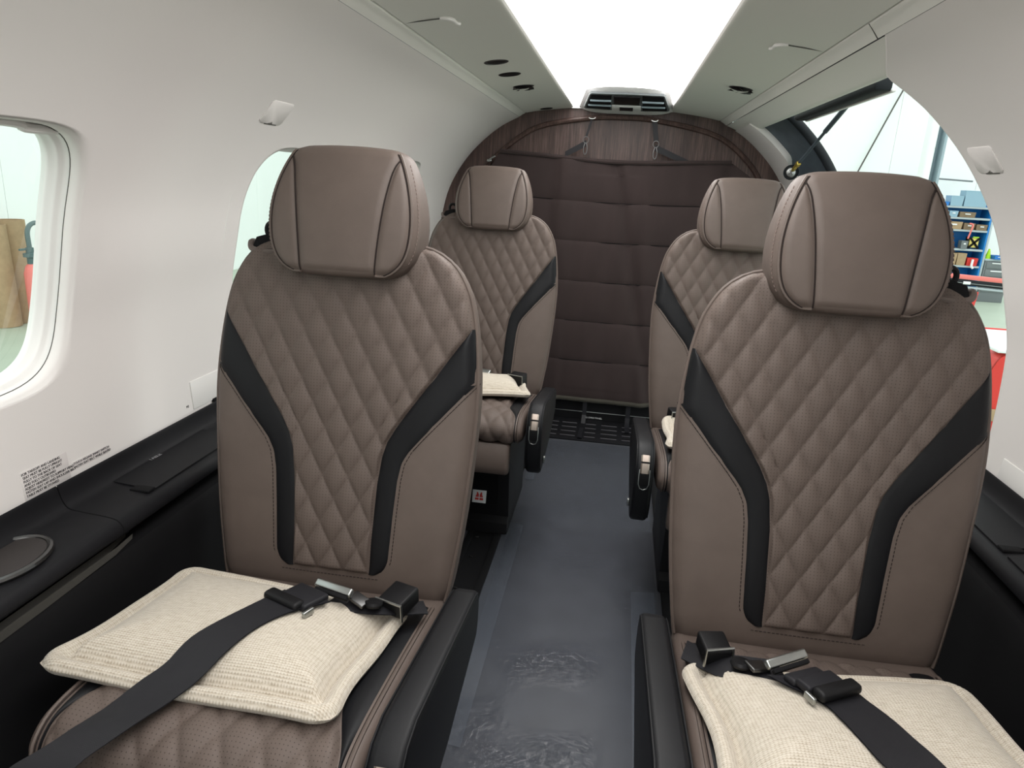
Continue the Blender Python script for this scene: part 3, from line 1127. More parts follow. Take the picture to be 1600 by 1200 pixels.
# ------------------------------------------------------------------ floor covering
mb = MB()
mb.grid(60, 16, lambda i, j: (-.235 + (.235 + .24) * j / 15, -.4 + 3.44 * i / 59, .0035 + .0004 * sin(3 * j + 1.7 * i) * sin(.9 * i)))
tag(mb.build('floor_film', 'film'), 'clear plastic protection film along the aisle floor', 'film')
def tape(name, pts, lab):
    mb = MB()
    lo, hi = [mb.pv((x, y, .0055)) for x, y in pts], [mb.pv((x, y, .0065)) for x, y in pts]
    mb.pf(*hi)
    tag(mb.build(name, 'tape', smooth=0), lab, 'tape')
tape('tape_strip', [(-.262, 1.18), (-.188, 1.17), (-.192, 2.172), (-.252, 2.176)], 'long clear tape strip along the left edge of the aisle film')
tape('tape_strip', [(.165, .5), (.228, .5), (.236, 1.85), (.169, 1.842)], 'clear tape strip along the right edge of the aisle film')
tape('tape_strip', [(-.243, 2.56), (-.205, 2.56), (-.215, 3.04), (-.25, 3.04)], 'short clear tape strip by the armrest of the rear left seat')
mb = MB()
mb.grid(20, 6, lambda i, j: (-.64 + .26 * j / 5, .9 + 1.3 * i / 19, .0035 + .001 * sin(2 * j + i)))
tag(mb.build('floor_film', 'film'), 'clear plastic film on the floor between the left seats', 'film')
for x, lab in ((-.312, 'black seat track channel in the floor left of the aisle'), (.312, 'black seat track channel in the floor right of the aisle')):
    mb = MB()
    for dx in (-.045, .045):
        mb.box((x + dx, 1.5, .004), (.022, 3.2, .008), .002)
    mb.box((x, 1.5, .0015), (.09, 3.2, .003))
    tr = tag(mb.build('seat_track', 'matt_black'), lab, 'track')
    for k in range(8):
        mb = MB()
        mb.box((x + random.uniform(-.03, .03), 1.35 + .14 * k + random.uniform(-.03, .03), .005), (.012, .006, .004), .001)
        mb.build('stud', 'steel_dark', tr)

# ------------------------------------------------------------------ seats (local frame: origin on the floor under the front foot of the backrest, +x inboard for the left seat, +y aft)
LEAN = radians(10.5)
ZS = .43
def BK(u, h, d=0.0):
    return (u, h * sin(LEAN) - d * cos(LEAN), ZS + h * cos(LEAN) + d * sin(LEAN))
WT = smooth_tab([(-.02, .196), (0, .205), (.05, .213), (.15, .225), (.3, .235), (.38, .235), (.46, .227), (.52, .215), (.555, .200), (.58, .182), (.598, .158), (.608, .13), (.614, .09)], 5)
def W(h):
    return interp(WT, h)
RC = .022
def fs(u, h):
    """front surface of the backrest"""
    w = W(h)
    e = max(0.0, w - abs(u))
    d = .008 * (1 - min(1, (u / w) ** 2)) 
    d += .006 * sstep(.02, .16, h) * (1 - sstep(.2, .42, h)) * math.exp(-((abs(u) - .165) / .04) ** 2)
    if e < RC:
        d -= RC - sqrt(max(0, RC * RC - (RC - e) ** 2))
    if h > .59:
        d -= .010 * ((h - .59) / .025) ** 2
    if h < .02:
        d -= .012 * ((.02 - h) / .03) ** 2
    return d
QT = [(.038, .070), (.10, .0705), (.20, .075), (.25, .081), (.275, .088), (.30, .101), (.478, .2205), (.50, .26)]
def Q(h):
    return min(interp(QT, h), W(h) - .005)
OT = [(.038, .078), (.040, .085), (.045, .092), (.053, .098), (.066, .1025), (.15, .107), (.21, .111), (.24, .116), (.262, .127), (.285, .145), (.386, .232), (.40, .30)]
def O(h):
    return min(interp(OT, h), W(h))
DX, DH = .0465, .083
def quilt(u, h):
    a = u / DX + h / DH
    b = u / DX - h / DH
    return (abs(sin(pi * a)) * abs(sin(pi * b))) ** .42

def backrest_body():
    mb = MB()
    hs = [-.02, -.016, -.008, 0, .02, .05, .1, .15, .2, .25, .3, .35, .4, .44, .48, .51, .535, .555, .572, .585, .596, .605, .611, .614]
    rings = []
    for h in hs:
        w = W(h)
        cl = (.018 * (1 - sqrt(max(0, 1 - ((h - .585) / .0292) ** 2))) if h > .585 else 0) + (.02 * (1 - sqrt(max(0, 1 - ((-h) / .0201) ** 2))) if h < 0 else 0)
        us = [-1 + .0 , -.995, -.98, -.95, -.91, -.85, -.7, -.5, -.25, 0, .25, .5, .7, .85, .91, .95, .98, .995, 1]
        ring = [BK(k * w, h, fs(k * w, h) - cl) for k in us]
        th = .10 - .03 * max(0, h) / .6
        ring += [BK(w, h, -.5 * th)] + [BK(w - .003, h, -th + .012 + cl), BK(w - .015, h, -th + cl), BK(0, h, -th - .012 + cl), BK(-w + .015, h, -th + cl), BK(-w + .003, h, -th + .012 + cl), BK(-w, h, -.5 * th)]
        rings.append(ring)
    mb.loft(rings, True, flip=False)
    return mb

def headrest_W(h):
    return interp(HT, h)
HT = smooth_tab([(.548, .055), (.551, .082), (.560, .103), (.578, .119), (.603, .1275), (.635, .130), (.665, .1275), (.695, .121), (.72, .1125), (.738, .1045), (.750, .097), (.757, .084), (.760, .05)], 4)
H0, H1 = .548, .760
def hf(u, h):
    w = headrest_W(h)
    d = .050 + .010 * (1 - (u / w) ** 2) - .018 * ((h - .64) / .11) ** 2 * (1 if h > .64 else .35)
    e = max(0, w - abs(u))
    r = .024
    if e < r:
        d -= r - sqrt(max(0, r * r - (r - e) ** 2))
    for hh, r in ((h - H0, .014), (H1 - h, .018)):
        if hh < r:
            d -= (r - sqrt(max(0, r * r - (r - max(0, hh)) ** 2))) * .9
    return d
ST = smooth_tab([(.545, .062), (.60, .0665), (.66, .073), (.70, .079), (.72, .083), (.735, .089), (.745, .099), (.76, .115)], 3)
def F(h):
    return headrest_W(h) - .012

def make_seat(mir, name, label):
    MIR[0] = mir
    root = empty(name, (0, 0, 0), label, 'seat', 'taupe cabin seats')
    # ---------------- backrest
    back = backrest_body().build('backrest', 'leather', root, smooth=60)
    mb = MB()
    NR, NC = 150, 120
    h0, h1 = .040, .603
    def qpt(i, j):
        h = h0 + (h1 - h0) * i / (NR - 1)
        q = Q(h)
        u = -q + 2 * q * j / (NC - 1)
        e = min(q - abs(u), (h - h0), (h1 - h))
        k = sstep(0, .0055, e)
        return BK(u, h, fs(u, h) + .0004 + k * (.0022 + .0070 * quilt(u, h)))
    def quv(i, j):
        h = h0 + (h1 - h0) * i / (NR - 1)
        q = Q(h)
        return (-q + 2 * q * j / (NC - 1), h)
    mb.grid(NR, NC, qpt, uv=quv)
    mb.build('quilted_panel', 'perforated', root, 'perforated leather panel quilted in diamonds', smooth=80)
    for sg in (-1, 1):
        mb = MB()
        n = 70
        ta, tb = .039, .478
        def tp(i, j):
            h = ta + (tb - ta) * i / (n - 1)
            a = Q(max(h, .040)) - .0015
            b = max(a, O(h))
            u = a + (b - a) * j / 8
            ka, kb = sin(pi * j / 8) ** .5 if 0 < j < 8 else 0.0, 1 - (1 - min(1, j / 4)) ** 2
            q_ = sstep(.0, .02, W(h) - b)
            k = ka * q_ + kb * (1 - q_)
            return BK(sg * u, h, fs(u, h) - .0004 + .0036 * k)
        mb.grid(n, 9, tp, flip=sg < 0)
        mb.build('side_stripe', 'black_leather', root, 'black leather stripe', smooth=60)
    # black binding of the lower quilt edge lies in the bolster; piping round the rim
    mb = MB()
    hh = [0 + .598 * k / 60 for k in range(61)] + [.605, .611, .614]
    line = [BK(-W(h) + .0015, h, -.014) for h in hh] + [BK(u, .6155, -.010) for u in (-.06, 0, .06)] + [BK(W(h) - .0015, h, -.014) for h in reversed(hh)]
    mb.tube(line, .0036, 7)
    mb.build('piping', 'leather', root)
    # stitch rows
    mb = MB()
    for sg in (-1, 1):
        hcur = .06
        while hcur < .385:
            h2 = hcur + .0042
            p = [BK(sg * (min(O(x), W(x) - .003) + .005), x, fs(O(x) + .005, x) + .0004) for x in (hcur, h2)]
            mb.tube(p, .0007, 4)
            hcur += .0066 * (.75 if hcur > .26 else 1)
    u = -.09
    while u < .088:
        mb.tube([BK(u, .031, fs(u, .031) + .0004), BK(u + .0042, .031, fs(u, .031) + .0004)], .0007, 4)
        u += .0066
    mb.build('stitching', 'seam_shade_stitch', root, kind='stuff')
    mb = MB()
    mb.grid(12, 2, lambda i, j: BK((-1 + 2 * j) * (W(.02 + .05 * i) - .012), .02 + .05 * i, -.115 + .02 * i / 11))
    mb.build('back_shell', 'black_plastic', root)
    # ---------------- headrest
    mb = MB()
    hs = [H0, H0 + .001, H0 + .003, .556, .565, .58, .60, .62, .64, .66, .68, .70, .715, .728, .738, .746, .752, .757, .759, H1]
    us = [-1, -.995, -.98, -.95, -.9, -.83, -.7, -.5, -.25, 0, .25, .5, .7, .83, .9, .95, .98, .995, 1]
    rings = []
    for h in hs:
        w = headrest_W(h)
        r = .03
        e = min(h - H0, H1 - h)
        cl = r - sqrt(max(0, r * r - (r - min(r, e)) ** 2))
        ring = [BK(k * w, h, max(hf(k * w, h), -.01)) for k in us]
        ring += [BK(w, h, -.015), BK(w - .006, h, -.045 + cl), BK(w * .75, h, -.06 + cl), BK(0, h, -.064 + cl), BK(-w * .75, h, -.06 + cl), BK(-w + .006, h, -.045 + cl), BK(-w, h, -.015)]
        rings.append(ring)
    mb.loft(rings, True)
    head = mb.build('headrest', 'leather', root, smooth=70)
    ha, hb = .556, .750
    def lift(e):
        return -.0008 + .0034 * sstep(0, .007, e)
    mb = MB()
    n = 40
    def cp(i, j):
        h = ha + (hb - ha) * i / (n - 1)
        s_ = min(interp(ST, h), F(h)) - .0006
        u = -s_ + 2 * s_ * j / 24
        e = min(s_ - abs(u), h - ha, (hb - h) + .004)
        return BK(u, h, hf(u, h) + lift(e))
    mb.grid(n, 25, cp)
    mb.build('centre_panel', 'leather', head, smooth=70)
    for sg in (-1, 1):
        mb = MB()
        def wpnt(i, j):
            h = ha + (.742 - ha) * i / (n - 1)
            s_ = interp(ST, h) + .0006
            f_ = max(s_, F(h))
            u = s_ + (f_ - s_) * j / 10
            e = min(u - s_, f_ - u, h - ha)
            return BK(sg * u, h, hf(u, h) + lift(e))
        mb.grid(n, 11, wpnt, flip=sg < 0)
        mb.build('wing_panel', 'leather', head, smooth=70)
        mb = MB()
        mb.tube([BK(sg * min(interp(ST, h), F(h)), h, hf(min(interp(ST, h), F(h)), h) + .0004) for h in [ha - .002 + (.742 - ha) * k / 30 for k in range(31)]], .0013, 5)
        mb.build('seam', 'seam_shade_stitch', head)  # dark tube puts the shade of the panel gap into the colour
        mb = MB()
        hh = [.748 - (.748 - .553) * k / 40 for k in range(41)]
        rim_ = [BK(sg * (F(h) + .001), h, hf(F(h) + .001, h) + .0006) for h in hh] + [BK(sg * u, .5525, hf(u, .5525) + .0012) for u in (.072, .063)]
        mb.tube(rim_, .0026, 6)
        mb.build('piping', 'leather', head)
        mb = MB()
        mb.tube([BK(sg * (F(h) - .0022), h, hf(F(h) - .0022, h) + .0004) for h in hh], .0011, 5)
        mb.build('seam', 'seam_shade_stitch', head)
        mb = MB()
        h = .575
        while h < .735:
            w = headrest_W(h)
            mb.tube([BK(sg * (w - .003), h, hf(w - .003, h) + .0005), BK(sg * (headrest_W(h + .0035) - .003), h + .0035, hf(headrest_W(h + .0035) - .003, h + .0035) + .0001)], .0007, 4)
            h += .0062
        mb.build('stitching', 'stitch', head, kind='stuff')
    mb = MB()
    for sg in (-1, 1):
        mb.tube([BK(sg * .055, .52, -.03), BK(sg * .055, .60, -.02)], .007, 8)
    mb.build('headrest_posts', 'steel_dark', root)
    # ---------------- shoulder belt outlet on the outboard shoulder
    mb = MB()
    bz = [BK(-.176, .598, -.026), BK(-.180, .598, -.008), BK(-.178, .590, -.001), BK(-.170, .584, .003), BK(-.150, .582, .005), BK(-.115, .584, .008)]
    mb.tube(catmull(bz, 4), .0052, 8)
    belt_out = mb.build('belt_outlet', 'taupe_plastic', root, 'moulded outlet of the shoulder belt')
    mb = MB()
    mb.prism([(-.173, .587), (-.115, .585), (-.115, .613), (-.145, .614), (-.170, .606)], lambda a, b: BK(a, b, .0025 if b < .595 else -.004), lambda a, b: BK(a, b, -.03), flip=True)
    mb.build('slot', 'matt_black', belt_out)
    mb = MB()
    mb.box(BK(-.122, .606, -.022), (.036, .026, .034), .009, Matrix.Rotation(radians(8), 3, 'Y'))
    mb.tube([BK(-.148 + .0115 * cos(a), .620 + .0125 * sin(a), -.02 + .004 * sin(a)) for a in [2 * pi * k / 20 for k in range(20)]], .0046, 8, closed=True)
    mb.tube([BK(-.140, .612, -.02), BK(-.125, .600, -.02)], .009, 8)
    mb.build('shoulder_belt_tongue', 'black_plastic', root, 'black shoulder belt tongue beside the headrest')
    # ---------------- cushion
    top = catmull([(.03, .428, 0), (-.10, .452, 0), (-.22, .470, 0), (-.32, .482, 0), (-.375, .485, 0), (-.410, .481, 0), (-.432, .468, 0), (-.442, .452, 0), (-.440, .436, 0), (-.428, .418, 0), (-.408, .408, 0)], 4)
    prof = [(p.x, p.y) for p in top] + [(-.30, .395), (-.10, .365), (.03, .345)]
    # ccw in (y, z): reverse if needed
    ar = sum(prof[i - 1][0] * prof[i][1] - prof[i][0] * prof[i - 1][1] for i in range(len(prof)))
    if ar < 0:
        prof = prof[::-1]
    mb = MB()
    side_loft(mb, prof, -.207, .207, .016)
    mb.build('seat_cushion', 'leather', root, smooth=60)
    path = [Vector((p.x, p.y)) for p in top]
    acc = [0.0]
    for a, b in zip(path, path[1:]):
        acc.append(acc[-1] + (b - a).length)
    SL = acc[-1]
    def pp(s, off=0.0):
        s = max(0, min(SL, s))
        for i in range(len(acc) - 1):
            if s <= acc[i + 1]:
                k = (s - acc[i]) / max(1e-9, acc[i + 1] - acc[i])
                p = path[i].lerp(path[i + 1], k)
                break
        a = max(0, min(SL, s - .012))
        b = max(0, min(SL, s + .012))
        def raw(s2):
            for i in range(len(acc) - 1):
                if s2 <= acc[i + 1]:
                    return path[i].lerp(path[i + 1], (s2 - acc[i]) / max(1e-9, acc[i + 1] - acc[i]))
            return path[-1]
        d = (raw(b) - raw(a)).normalized()
        nrm = Vector((d.y, -d.x))
        if nrm.y < 0 and s < SL * .6:
            nrm = -nrm
        return p.x + nrm.x * off, p.y + nrm.y * off
    if pp(SL * .9, .01)[0] > pp(SL * .9, 0)[0]:
        sgn_n = -1
    else:
        sgn_n = 1
    def spt(u, s, off):
        y, z = pp(s, off * (sgn_n if s >= SL * .6 else 1))
        return (u, y, z)
    qw = lambda s: .150 + .032 * sstep(.34, .46, s)
    s0, s1 = .06, SL - .012
    BI = .1855
    mb = MB()
    NR2, NC2 = 110, 90
    def cq(i, j):
        s = s0 + (s1 - s0) * i / (NR2 - 1)
        q = qw(s)
        u = -q + 2 * q * j / (NC2 - 1)
        e = min(q - abs(u), s - s0, s1 - s)
        return spt(u, s, -.001 + sstep(0, .010, e) * (.003 + .0085 * quilt(u * .86, s * .86)))
    mb.grid(NR2, NC2, cq, uv=lambda i, j: ((-1 + 2 * j / (NC2 - 1)) * qw(s0 + (s1 - s0) * i / (NR2 - 1)), s0 + (s1 - s0) * i / (NR2 - 1)), flip=True)
    mb.build('quilted_cushion', 'perforated', root, 'perforated quilted cushion top', smooth=80)
    for sg in (-1, 1):
        mb = MB()
        def tw(s):
            return BI - qw(s) - .0005
        mb.grid(60, 6, lambda i, j: spt(sg * (qw(s0 + (s1 - s0) * i / 59) + .0005 + tw(s0 + (s1 - s0) * i / 59) * j / 5), s0 + (s1 - s0) * i / 59, .0005 + .003 * sin(pi * j / 5) ** .5), flip=sg > 0)
        mb.build('cushion_stripe', 'black_leather', root, 'black leather inlay')
        mb = MB()
        mb.tube([spt(sg * .1935, s0 + (s1 - s0) * k / 50, .0012) for k in range(51)], .0028, 6)
        mb.build('piping', 'leather', root)
        mb = MB()
        mb.tube([spt(sg * .190, s0 + (s1 - s0) * k / 50, .0004) for k in range(51)], .001, 5)
        mb.build('seam', 'seam_shade_stitch', root)
    # ---------------- leg rest, base
    lr = [(-.432, .406), (-.442, .39), (-.446, .34), (-.440, .316), (-.425, .308), (-.405, .314), (-.398, .34), (-.392, .406)]
    mb = MB()
    side_loft(mb, lr, -.172, .172, .012)
    mb.build('leg_rest', 'leather', root, smooth=50)
    bs = [(.16, .335), (-.37, .37), (-.37, .32), (-.24, .27), (-.20, .06), (-.225, .045), (-.225, .006), (.16, .006)]
    mb = MB()
    side_loft(mb, bs, -.20, .150, .006, seg=2)
    base = mb.build('seat_base', 'black_plastic', root, smooth=30)
    mb = MB()
    rot = Matrix.Rotation(math.atan2(.04, .19), 3, 'X')
    mb.box((-.02, -.214, .155), (.27, .01, .155), .022, rot, seg=4)
    mb.build('front_cover', 'matt_black', base, smooth=35)
    # ---------------- armrest on the aisle side
    ar_ = [(.022, .435), (.014, .457), (-.01, .466), (-.25, .505), (-.370, .524), (-.410, .518), (-.434, .500), (-.447, .465), (-.449, .420), (-.442, .370), (-.424, .332), (-.397, .314), (-.36, .312), (-.20, .325), (.01, .370), (.022, .400)]
    mb = MB()
    side_loft(mb, ar_, .219, .264, .010, seg=5)
    arm = mb.build('armrest', 'black_leather', root, smooth=50)
    inn = inset(ar_, .0115)
    mb = MB()
    for u in (.2195, .2615):
        mb.tube([(u, y, z) for y, z in [(a * .998, b) for a, b in inset(ar_, .004)][0:11]], .0016, 6)
    mb.build('piping', 'black_leather', arm)
    nose = catmull([(-.370, .524, 0), (-.410, .518, 0), (-.434, .500, 0), (-.447, .465, 0), (-.449, .420, 0), (-.442, .370, 0)], 8)
    def nose_patch(a, b, hw, off, r=.0):
        mb = MB()
        pts = nose[a:b]
        nn = len(pts)
        out = []
        for i, p in enumerate(pts):
            d = (nose[min(len(nose) - 1, a + i + 1)] - nose[max(0, a + i - 1)]).normalized()
            out.append((p, Vector((d.y, -d.x, 0)) if d.y < 0 and Vector((d.y, -d.x)).x < 0 else Vector((-d.y, d.x, 0))))
        mb.grid(nn + 2, 5, lambda i, j: (lambda p, n, o: (.2405 + hw * (-1 + 2 * min(max(j - .5, 0), 3) / 3) if True else 0, (p + n * o).x, (p + n * o).y))(
            *out[min(max(i - 1, 0), nn - 1)], (0 if i in (0, nn + 1) or j in (0, 4) else off)))
        return mb
    nose_patch(14, 19, .0105, .003).build('control_button', 'button_metal', arm, 'champagne metal seat control button')
    nose_patch(19, 25, .0105, .003).build('control_button', 'button_metal', arm, 'champagne metal seat control button')
    def nz(q):
        i = int(q)
        return nose[i].lerp(nose[min(len(nose) - 1, i + 1)], q - i)
    mb = MB()
    U = [(-.0125, 22), (-.013, 25), (-.0125, 29), (-.008, 31), (0, 31.5), (.008, 31), (.0125, 29), (.013, 25), (.0125, 22)]
    mb.tube([(.2405 + a, nz(b).x - .002, nz(b).y) for a, b in U], .0013, 6)
    mb.build('chrome_surround', 'chrome', arm)
    mb = MB()
    mb.box((.2405, nz(27).x - .0005, nz(27).y), (.019, .003, .03), .001)
    mb.build('switch_recess', 'matt_black', arm)
    mb = MB()
    mb.box((.268, -.36, .345), (.006, .014, .02), .002)
    mb.build('adjuster', 'chrome', root)
    MIR[0] = 1
    return root

left = make_seat(1, 'cabin_seat', 'front left quilted taupe seat, black stripes, with cream pillow near the windows')
right = make_seat(-1, 'cabin_seat', 'front right quilted taupe seat, black stripes, beside the open cargo door')
left.location = (-.406, 1.04, 0)
right.location = (.396, 1.04, 0)
rl = copy_tree(left)
rl.location = (-.388, 2.315, 0)
rl['label'] = 'rear left quilted taupe seat with safety sticker on its black base'
rr = copy_tree(right)
rr.location = (.396, 2.085, 0)
rr['label'] = 'rear right quilted taupe seat, half hidden behind the front right seat'

# safety sticker on the rear left base
rl_base = [c for c in rl.children if c.name.startswith('seat_base')][0]
sm = Matrix.Translation((.052, -.2225, .135)) @ (frame((1, 0, 0), (0, .04, .19))).to_4x4()
mb = MB()
mb.box((0, 0, 0), (.046, .046, .001), .0004)
mb.v = [tuple(sm @ Vector(p)) for p in mb.v]
stk = mb.build('sticker', 'paint_white', rl_base, 'white sticker with a red life vest symbol')
mb = MB()
shapes = [[(-.0125, -.003), (-.0115, .001), (-.0095, .005), (-.0085, .0145), (-.0045, .0125), (-.0015, .005), (-.0012, -.003)],
          [(-.0135, -.0125), (-.0135, -.0055), (-.0014, -.0055), (-.0014, -.0125)]]
for sh in shapes:
    for sg in (-1, 1):
        ids = [mb.pv(sm @ Vector((sg * a, b - .001, .0009))) for a, b in sh]
        mb.pf(*(ids if sg > 0 else reversed(ids)))
mb.build('sticker_symbol', 'paint_red', rl_base, 'red life vest symbol', smooth=0)

# ------------------------------------------------------------------ pillows
def make_pillow(w, d, label, loc, rz, pitch, roll=0.0, thick=.046, seed=0, pinch=(0, 0, 0, 0)):
    rng = random.Random(seed)
    mb = MB()
    nx, ny = 72, 52
    lump = [(rng.uniform(-.7, .7), rng.uniform(-.7, .7), rng.uniform(.15, .4), rng.uniform(-.004, .006)) for _ in range(8)]
    def shape(s, t, topside):
        x = w / 2 * s * (1 - .055 * (1 - t * t)) * (1 + .012 * sin(5 * t + seed))
        y = d / 2 * t * (1 - (.105 if t > 0 else .06) * (1 - s * s)) * (1 + .012 * sin(4 * s + seed))
        c = (abs(s) * abs(t)) ** 5
        ex = w / 2 * (1 - abs(s))
        ey = d / 2 * (1 - abs(t))
        # rounded-corner edge distance
        r = .042
        if ex < r and ey < r:
            e = max(0, r - sqrt((r - ex) ** 2 + (r - ey) ** 2))
            if (r - ex) ** 2 + (r - ey) ** 2 > r * r:
                k = r / sqrt((r - ex) ** 2 + (r - ey) ** 2)
                x -= math.copysign((r - ex) * (1 - k), s)
                y -= math.copysign((r - ey) * (1 - k), t)
        else:
            e = min(ex, ey)
        roll_r = .009
        f = sqrt(max(0, 1 - ((roll_r - min(roll_r, e)) / roll_r) ** 2)) * .009
        if topside:
            z = .009 + f + .003 * math.exp(-((e - .011) / .006) ** 2)
            z -= .009 * math.exp(-((e - .028) / .007) ** 2)
            dome = 1 - math.exp(-max(0, e - .028) / .036)
            z += thick * dome
            z += sum(a * math.exp(-(((s - p) ** 2 + (t - q) ** 2) / b ** 2)) for p, q, b, a in lump) * dome
        else:
            z = .009 - f
        z += .004 * sin(3 * s + 2 * t + seed)
        for k_, (a, b) in enumerate(((-1, -1), (1, -1), (1, 1), (-1, 1))):
            z += pinch[k_] * math.exp(-((s - a) ** 2 + (t - b) ** 2) / .25)
        return (x, y, z)
    S = lambda k, n: -cos(pi * k / (n - 1)) * .45 + (-1 + 2 * k / (n - 1)) * .55
    for topside in (True, False):
        mb.grid(nx, ny, lambda i, j: shape(S(i, nx), S(j, ny), topside), uv=lambda i, j: (w / 2 * S(i, nx), d / 2 * S(j, ny)), flip=topside)
    o = mb.build('pillow', 'knit', smooth=80)
    o.location = loc
    o.rotation_euler = (pitch, roll, rz)
    return tag(o, label, 'pillow', 'cream knitted pillows')
pil_l = make_pillow(.425, .322, 'large cream knitted pillow on the front left seat under a black belt', (-.446, .819, .4775), radians(-2.6), radians(-6.5), 0, .036, 1)
pil_r = make_pillow(.415, .33, 'cream knitted pillow on the front right seat, cut by the bottom of the photo', (.402, .775, .4805), radians(5), radians(-6.5), 0, .038, 5)
make_pillow(.36, .25, 'cream pillow on the rear left seat, half hidden by the front left seat', (-.375, 2.145, .479), radians(12), radians(-6.5), 0, .046, 9, (0, .006, .018, 0))
make_pillow(.38, .27, 'cream pillow corner showing on the rear right seat', (.395, 1.86, .480), radians(0), radians(-6.5), 0, .046, 12, (0, 0, 0, .03))

# ------------------------------------------------------------------ belts
def ribbon(mb, A, B, th=.0014, n=6, drape=None):
    a, b = catmull(A, n), catmull(B, n)
    if drape:
        req = []
        for k_ in range(len(a)):
            h_ = [drape(a[k_].lerp(b[k_], -.05 + 1.1 * j / 8)) for j in range(9)]
            h_ = [h for h in h_ if h is not None]
            if len(h_) == 9 and k_ < len(a) - n:
                m0, m1 = sum(h_[:4]) / 4, sum(h_[-4:]) / 4
                up = max(h - (m0 + (m1 - m0) * i / 8) for i, h in enumerate(h_))
                req.append((m0 + up + .002, m1 + up + .002))
            else:
                req.append((a[k_].z, b[k_].z))
        N_ = len(req)
        for e_, q in ((0, a), (1, b)):
            dil = [max(req[i][e_] for i in range(max(0, k - 2), min(N_, k + 3))) for k in range(N_)]
            for k in range(N_):
                w_ = dil[max(0, k - 2):k + 3]
                q[k].z = sum(w_) / len(w_)
    m = len(a)
    acc = [0.0]
    for i in range(1, m):
        acc.append(acc[-1] + (a[i] - a[i - 1]).length)
    nrm = []
    for i in range(m):
        t = a[min(m - 1, i + 1)] - a[max(0, i - 1)]
        v = (b[i] - a[i]).cross(t)
        if v.z < 0:
            v = -v
        nrm.append(v.normalized())
    for sgn in (1, 0):
        mb.grid(m, 5, lambda i, j: a[i].lerp(b[i], j / 4) + nrm[i] * (th if sgn else 0) , uv=lambda i, j: (acc[i], .05 * j / 4))

def local(o):
    return Vector(o.location)

from mathutils.bvhtree import BVHTree
bpy.context.view_layer.update()
def drape_fn(seat, pillow, off):
    V_, F_ = [], []
    src = [pillow] + [c for c in seat.children if c.name.split('.')[0] in ('seat_cushion', 'quilted_cushion')]
    for o in src:
        b0 = len(V_)
        V_ += [o.matrix_world @ v.co - off for v in o.data.vertices]
        F_ += [[b0 + i for i in p.vertices] for p in o.data.polygons]
    tree = BVHTree.FromPolygons(V_, F_)
    def f(p):
        hit = tree.ray_cast(Vector((p.x, p.y, 1.0)), Vector((0, 0, -1)))
        return hit[0].z if hit[0] else None
    return f

def belt(seat, A, B, name='lap_belt', pillow=None):
    off = local(seat)
    mb = MB()
    ribbon(mb, [Vector(p) - off for p in A], [Vector(p) - off for p in B], drape=drape_fn(seat, pillow, off) if pillow else None)
    return mb.build(name, 'webbing', seat, 'black lap belt')

def part_box(par, off, c, ex, ey, size, bev, name, mat, label=None, seg=3):
    mb = MB()
    mb.box(Vector(c) - off, size, bev, frame(ex, ey), seg)
    return mb.build(name, mat, par, label)

def lift_buckle(par, off, c, ex, ey, w=.066, l=.03, hh=.013):
    """lift lever buckle: chrome lever frame with dark slot; ex across the belt, ey along it, tilted"""
    o = part_box(par, off, c, ex, ey, (w, l, hh), .003, 'buckle', 'steel_dark', 'lift lever belt buckle')
    R_ = frame(ex, ey)
    return o

# front left
fo = local(left)
bl = belt(left, [(-.408, .872, .520), (-.421, .834, .531), (-.468, .744, .539), (-.485, .695, .537), (-.512, .647, .524), (-.532, .575, .509), (-.556, .535, .500), (-.59, .50, .45)],
          [(-.330, .862, .518), (-.362, .822, .531), (-.393, .775, .539), (-.415, .716, .537), (-.435, .67, .524), (-.462, .613, .509), (-.489, .556, .500), (-.51, .52, .45)], pillow=pil_l)
def at_l(x, y, z):
    return (x, y, z)
# folded slider bar on the strap
part_box(bl, fo, (-.392, .838, .541), (.91, -.36, 0), (.36, .91, -.05), (.066, .022, .014), .006, 'strap_slider', 'black_plastic')
part_box(bl, fo, (-.372, .858, .535), (.91, -.36, 0), (.36, .91, -.1), (.058, .050, .012), .004, 'strap_fold', 'webbing')
part_box(bl, fo, (-.348, .822, .536), (.91, -.36, 0), (.36, .91, 0), (.006, .02, .010), .002, 'slider_end', 'chrome', 'chrome end of the strap slider')
# tongue plate with chrome lip
bk = part_box(left, fo, (-.338, .893, .534), (.93, -.26, 0), (.2, .8, .6), (.066, .013, .010), .003, 'buckle', 'chrome', 'chrome lift lever buckle of the lap belt')
part_box(bk, fo, (-.338, .8815, .531), (.93, -.26, 0), (.2, .8, .5), (.058, .006, .008), .001, 'slot', 'matt_black')
part_box(bk, fo, (-.298, .892, .520), (.93, -.36, -.25), (.36, .93, 0), (.03, .022, .006), .002, 'tongue', 'steel_dark')
# short strap and chrome framed end fitting on the inboard side
b2 = belt(left, [(-.345, .872, .517), (-.30, .875, .508), (-.25, .895, .498), (-.205, .95, .470)], [(-.335, .90, .517), (-.295, .905, .508), (-.25, .93, .496), (-.225, .99, .465)], 'buckle_strap')
ef = part_box(left, fo, (-.247, .928, .505), (.95, -.3, 0), (.3, .9, .1), (.044, .050, .028), .004, 'end_fitting', 'black_plastic')
R_ = frame((.95, -.3, 0), (.3, .9, .1))
mb = MB()
cc = Vector((-.247, .925, .505)) - fo
mb.tube([cc + R_ @ Vector(p) for p in ((-.023, -.025, -.014), (-.023, -.025, .015), (.023, -.025, .015), (.023, -.025, -.014))], .0022, 6)
mb.build('chrome_frame', 'chrome', ef, 'chrome edge frame')
mb = MB()
mb.lathe([(.013, 0), (.0145, .004), (.013, .008), (.004, .009), (.001, .009)], Vector((-.276, .893, .512)) - fo, frame((1, 0, 0), (0, .95, -.2)), 20)
mb.build('release_knob', 'black_plastic', left)

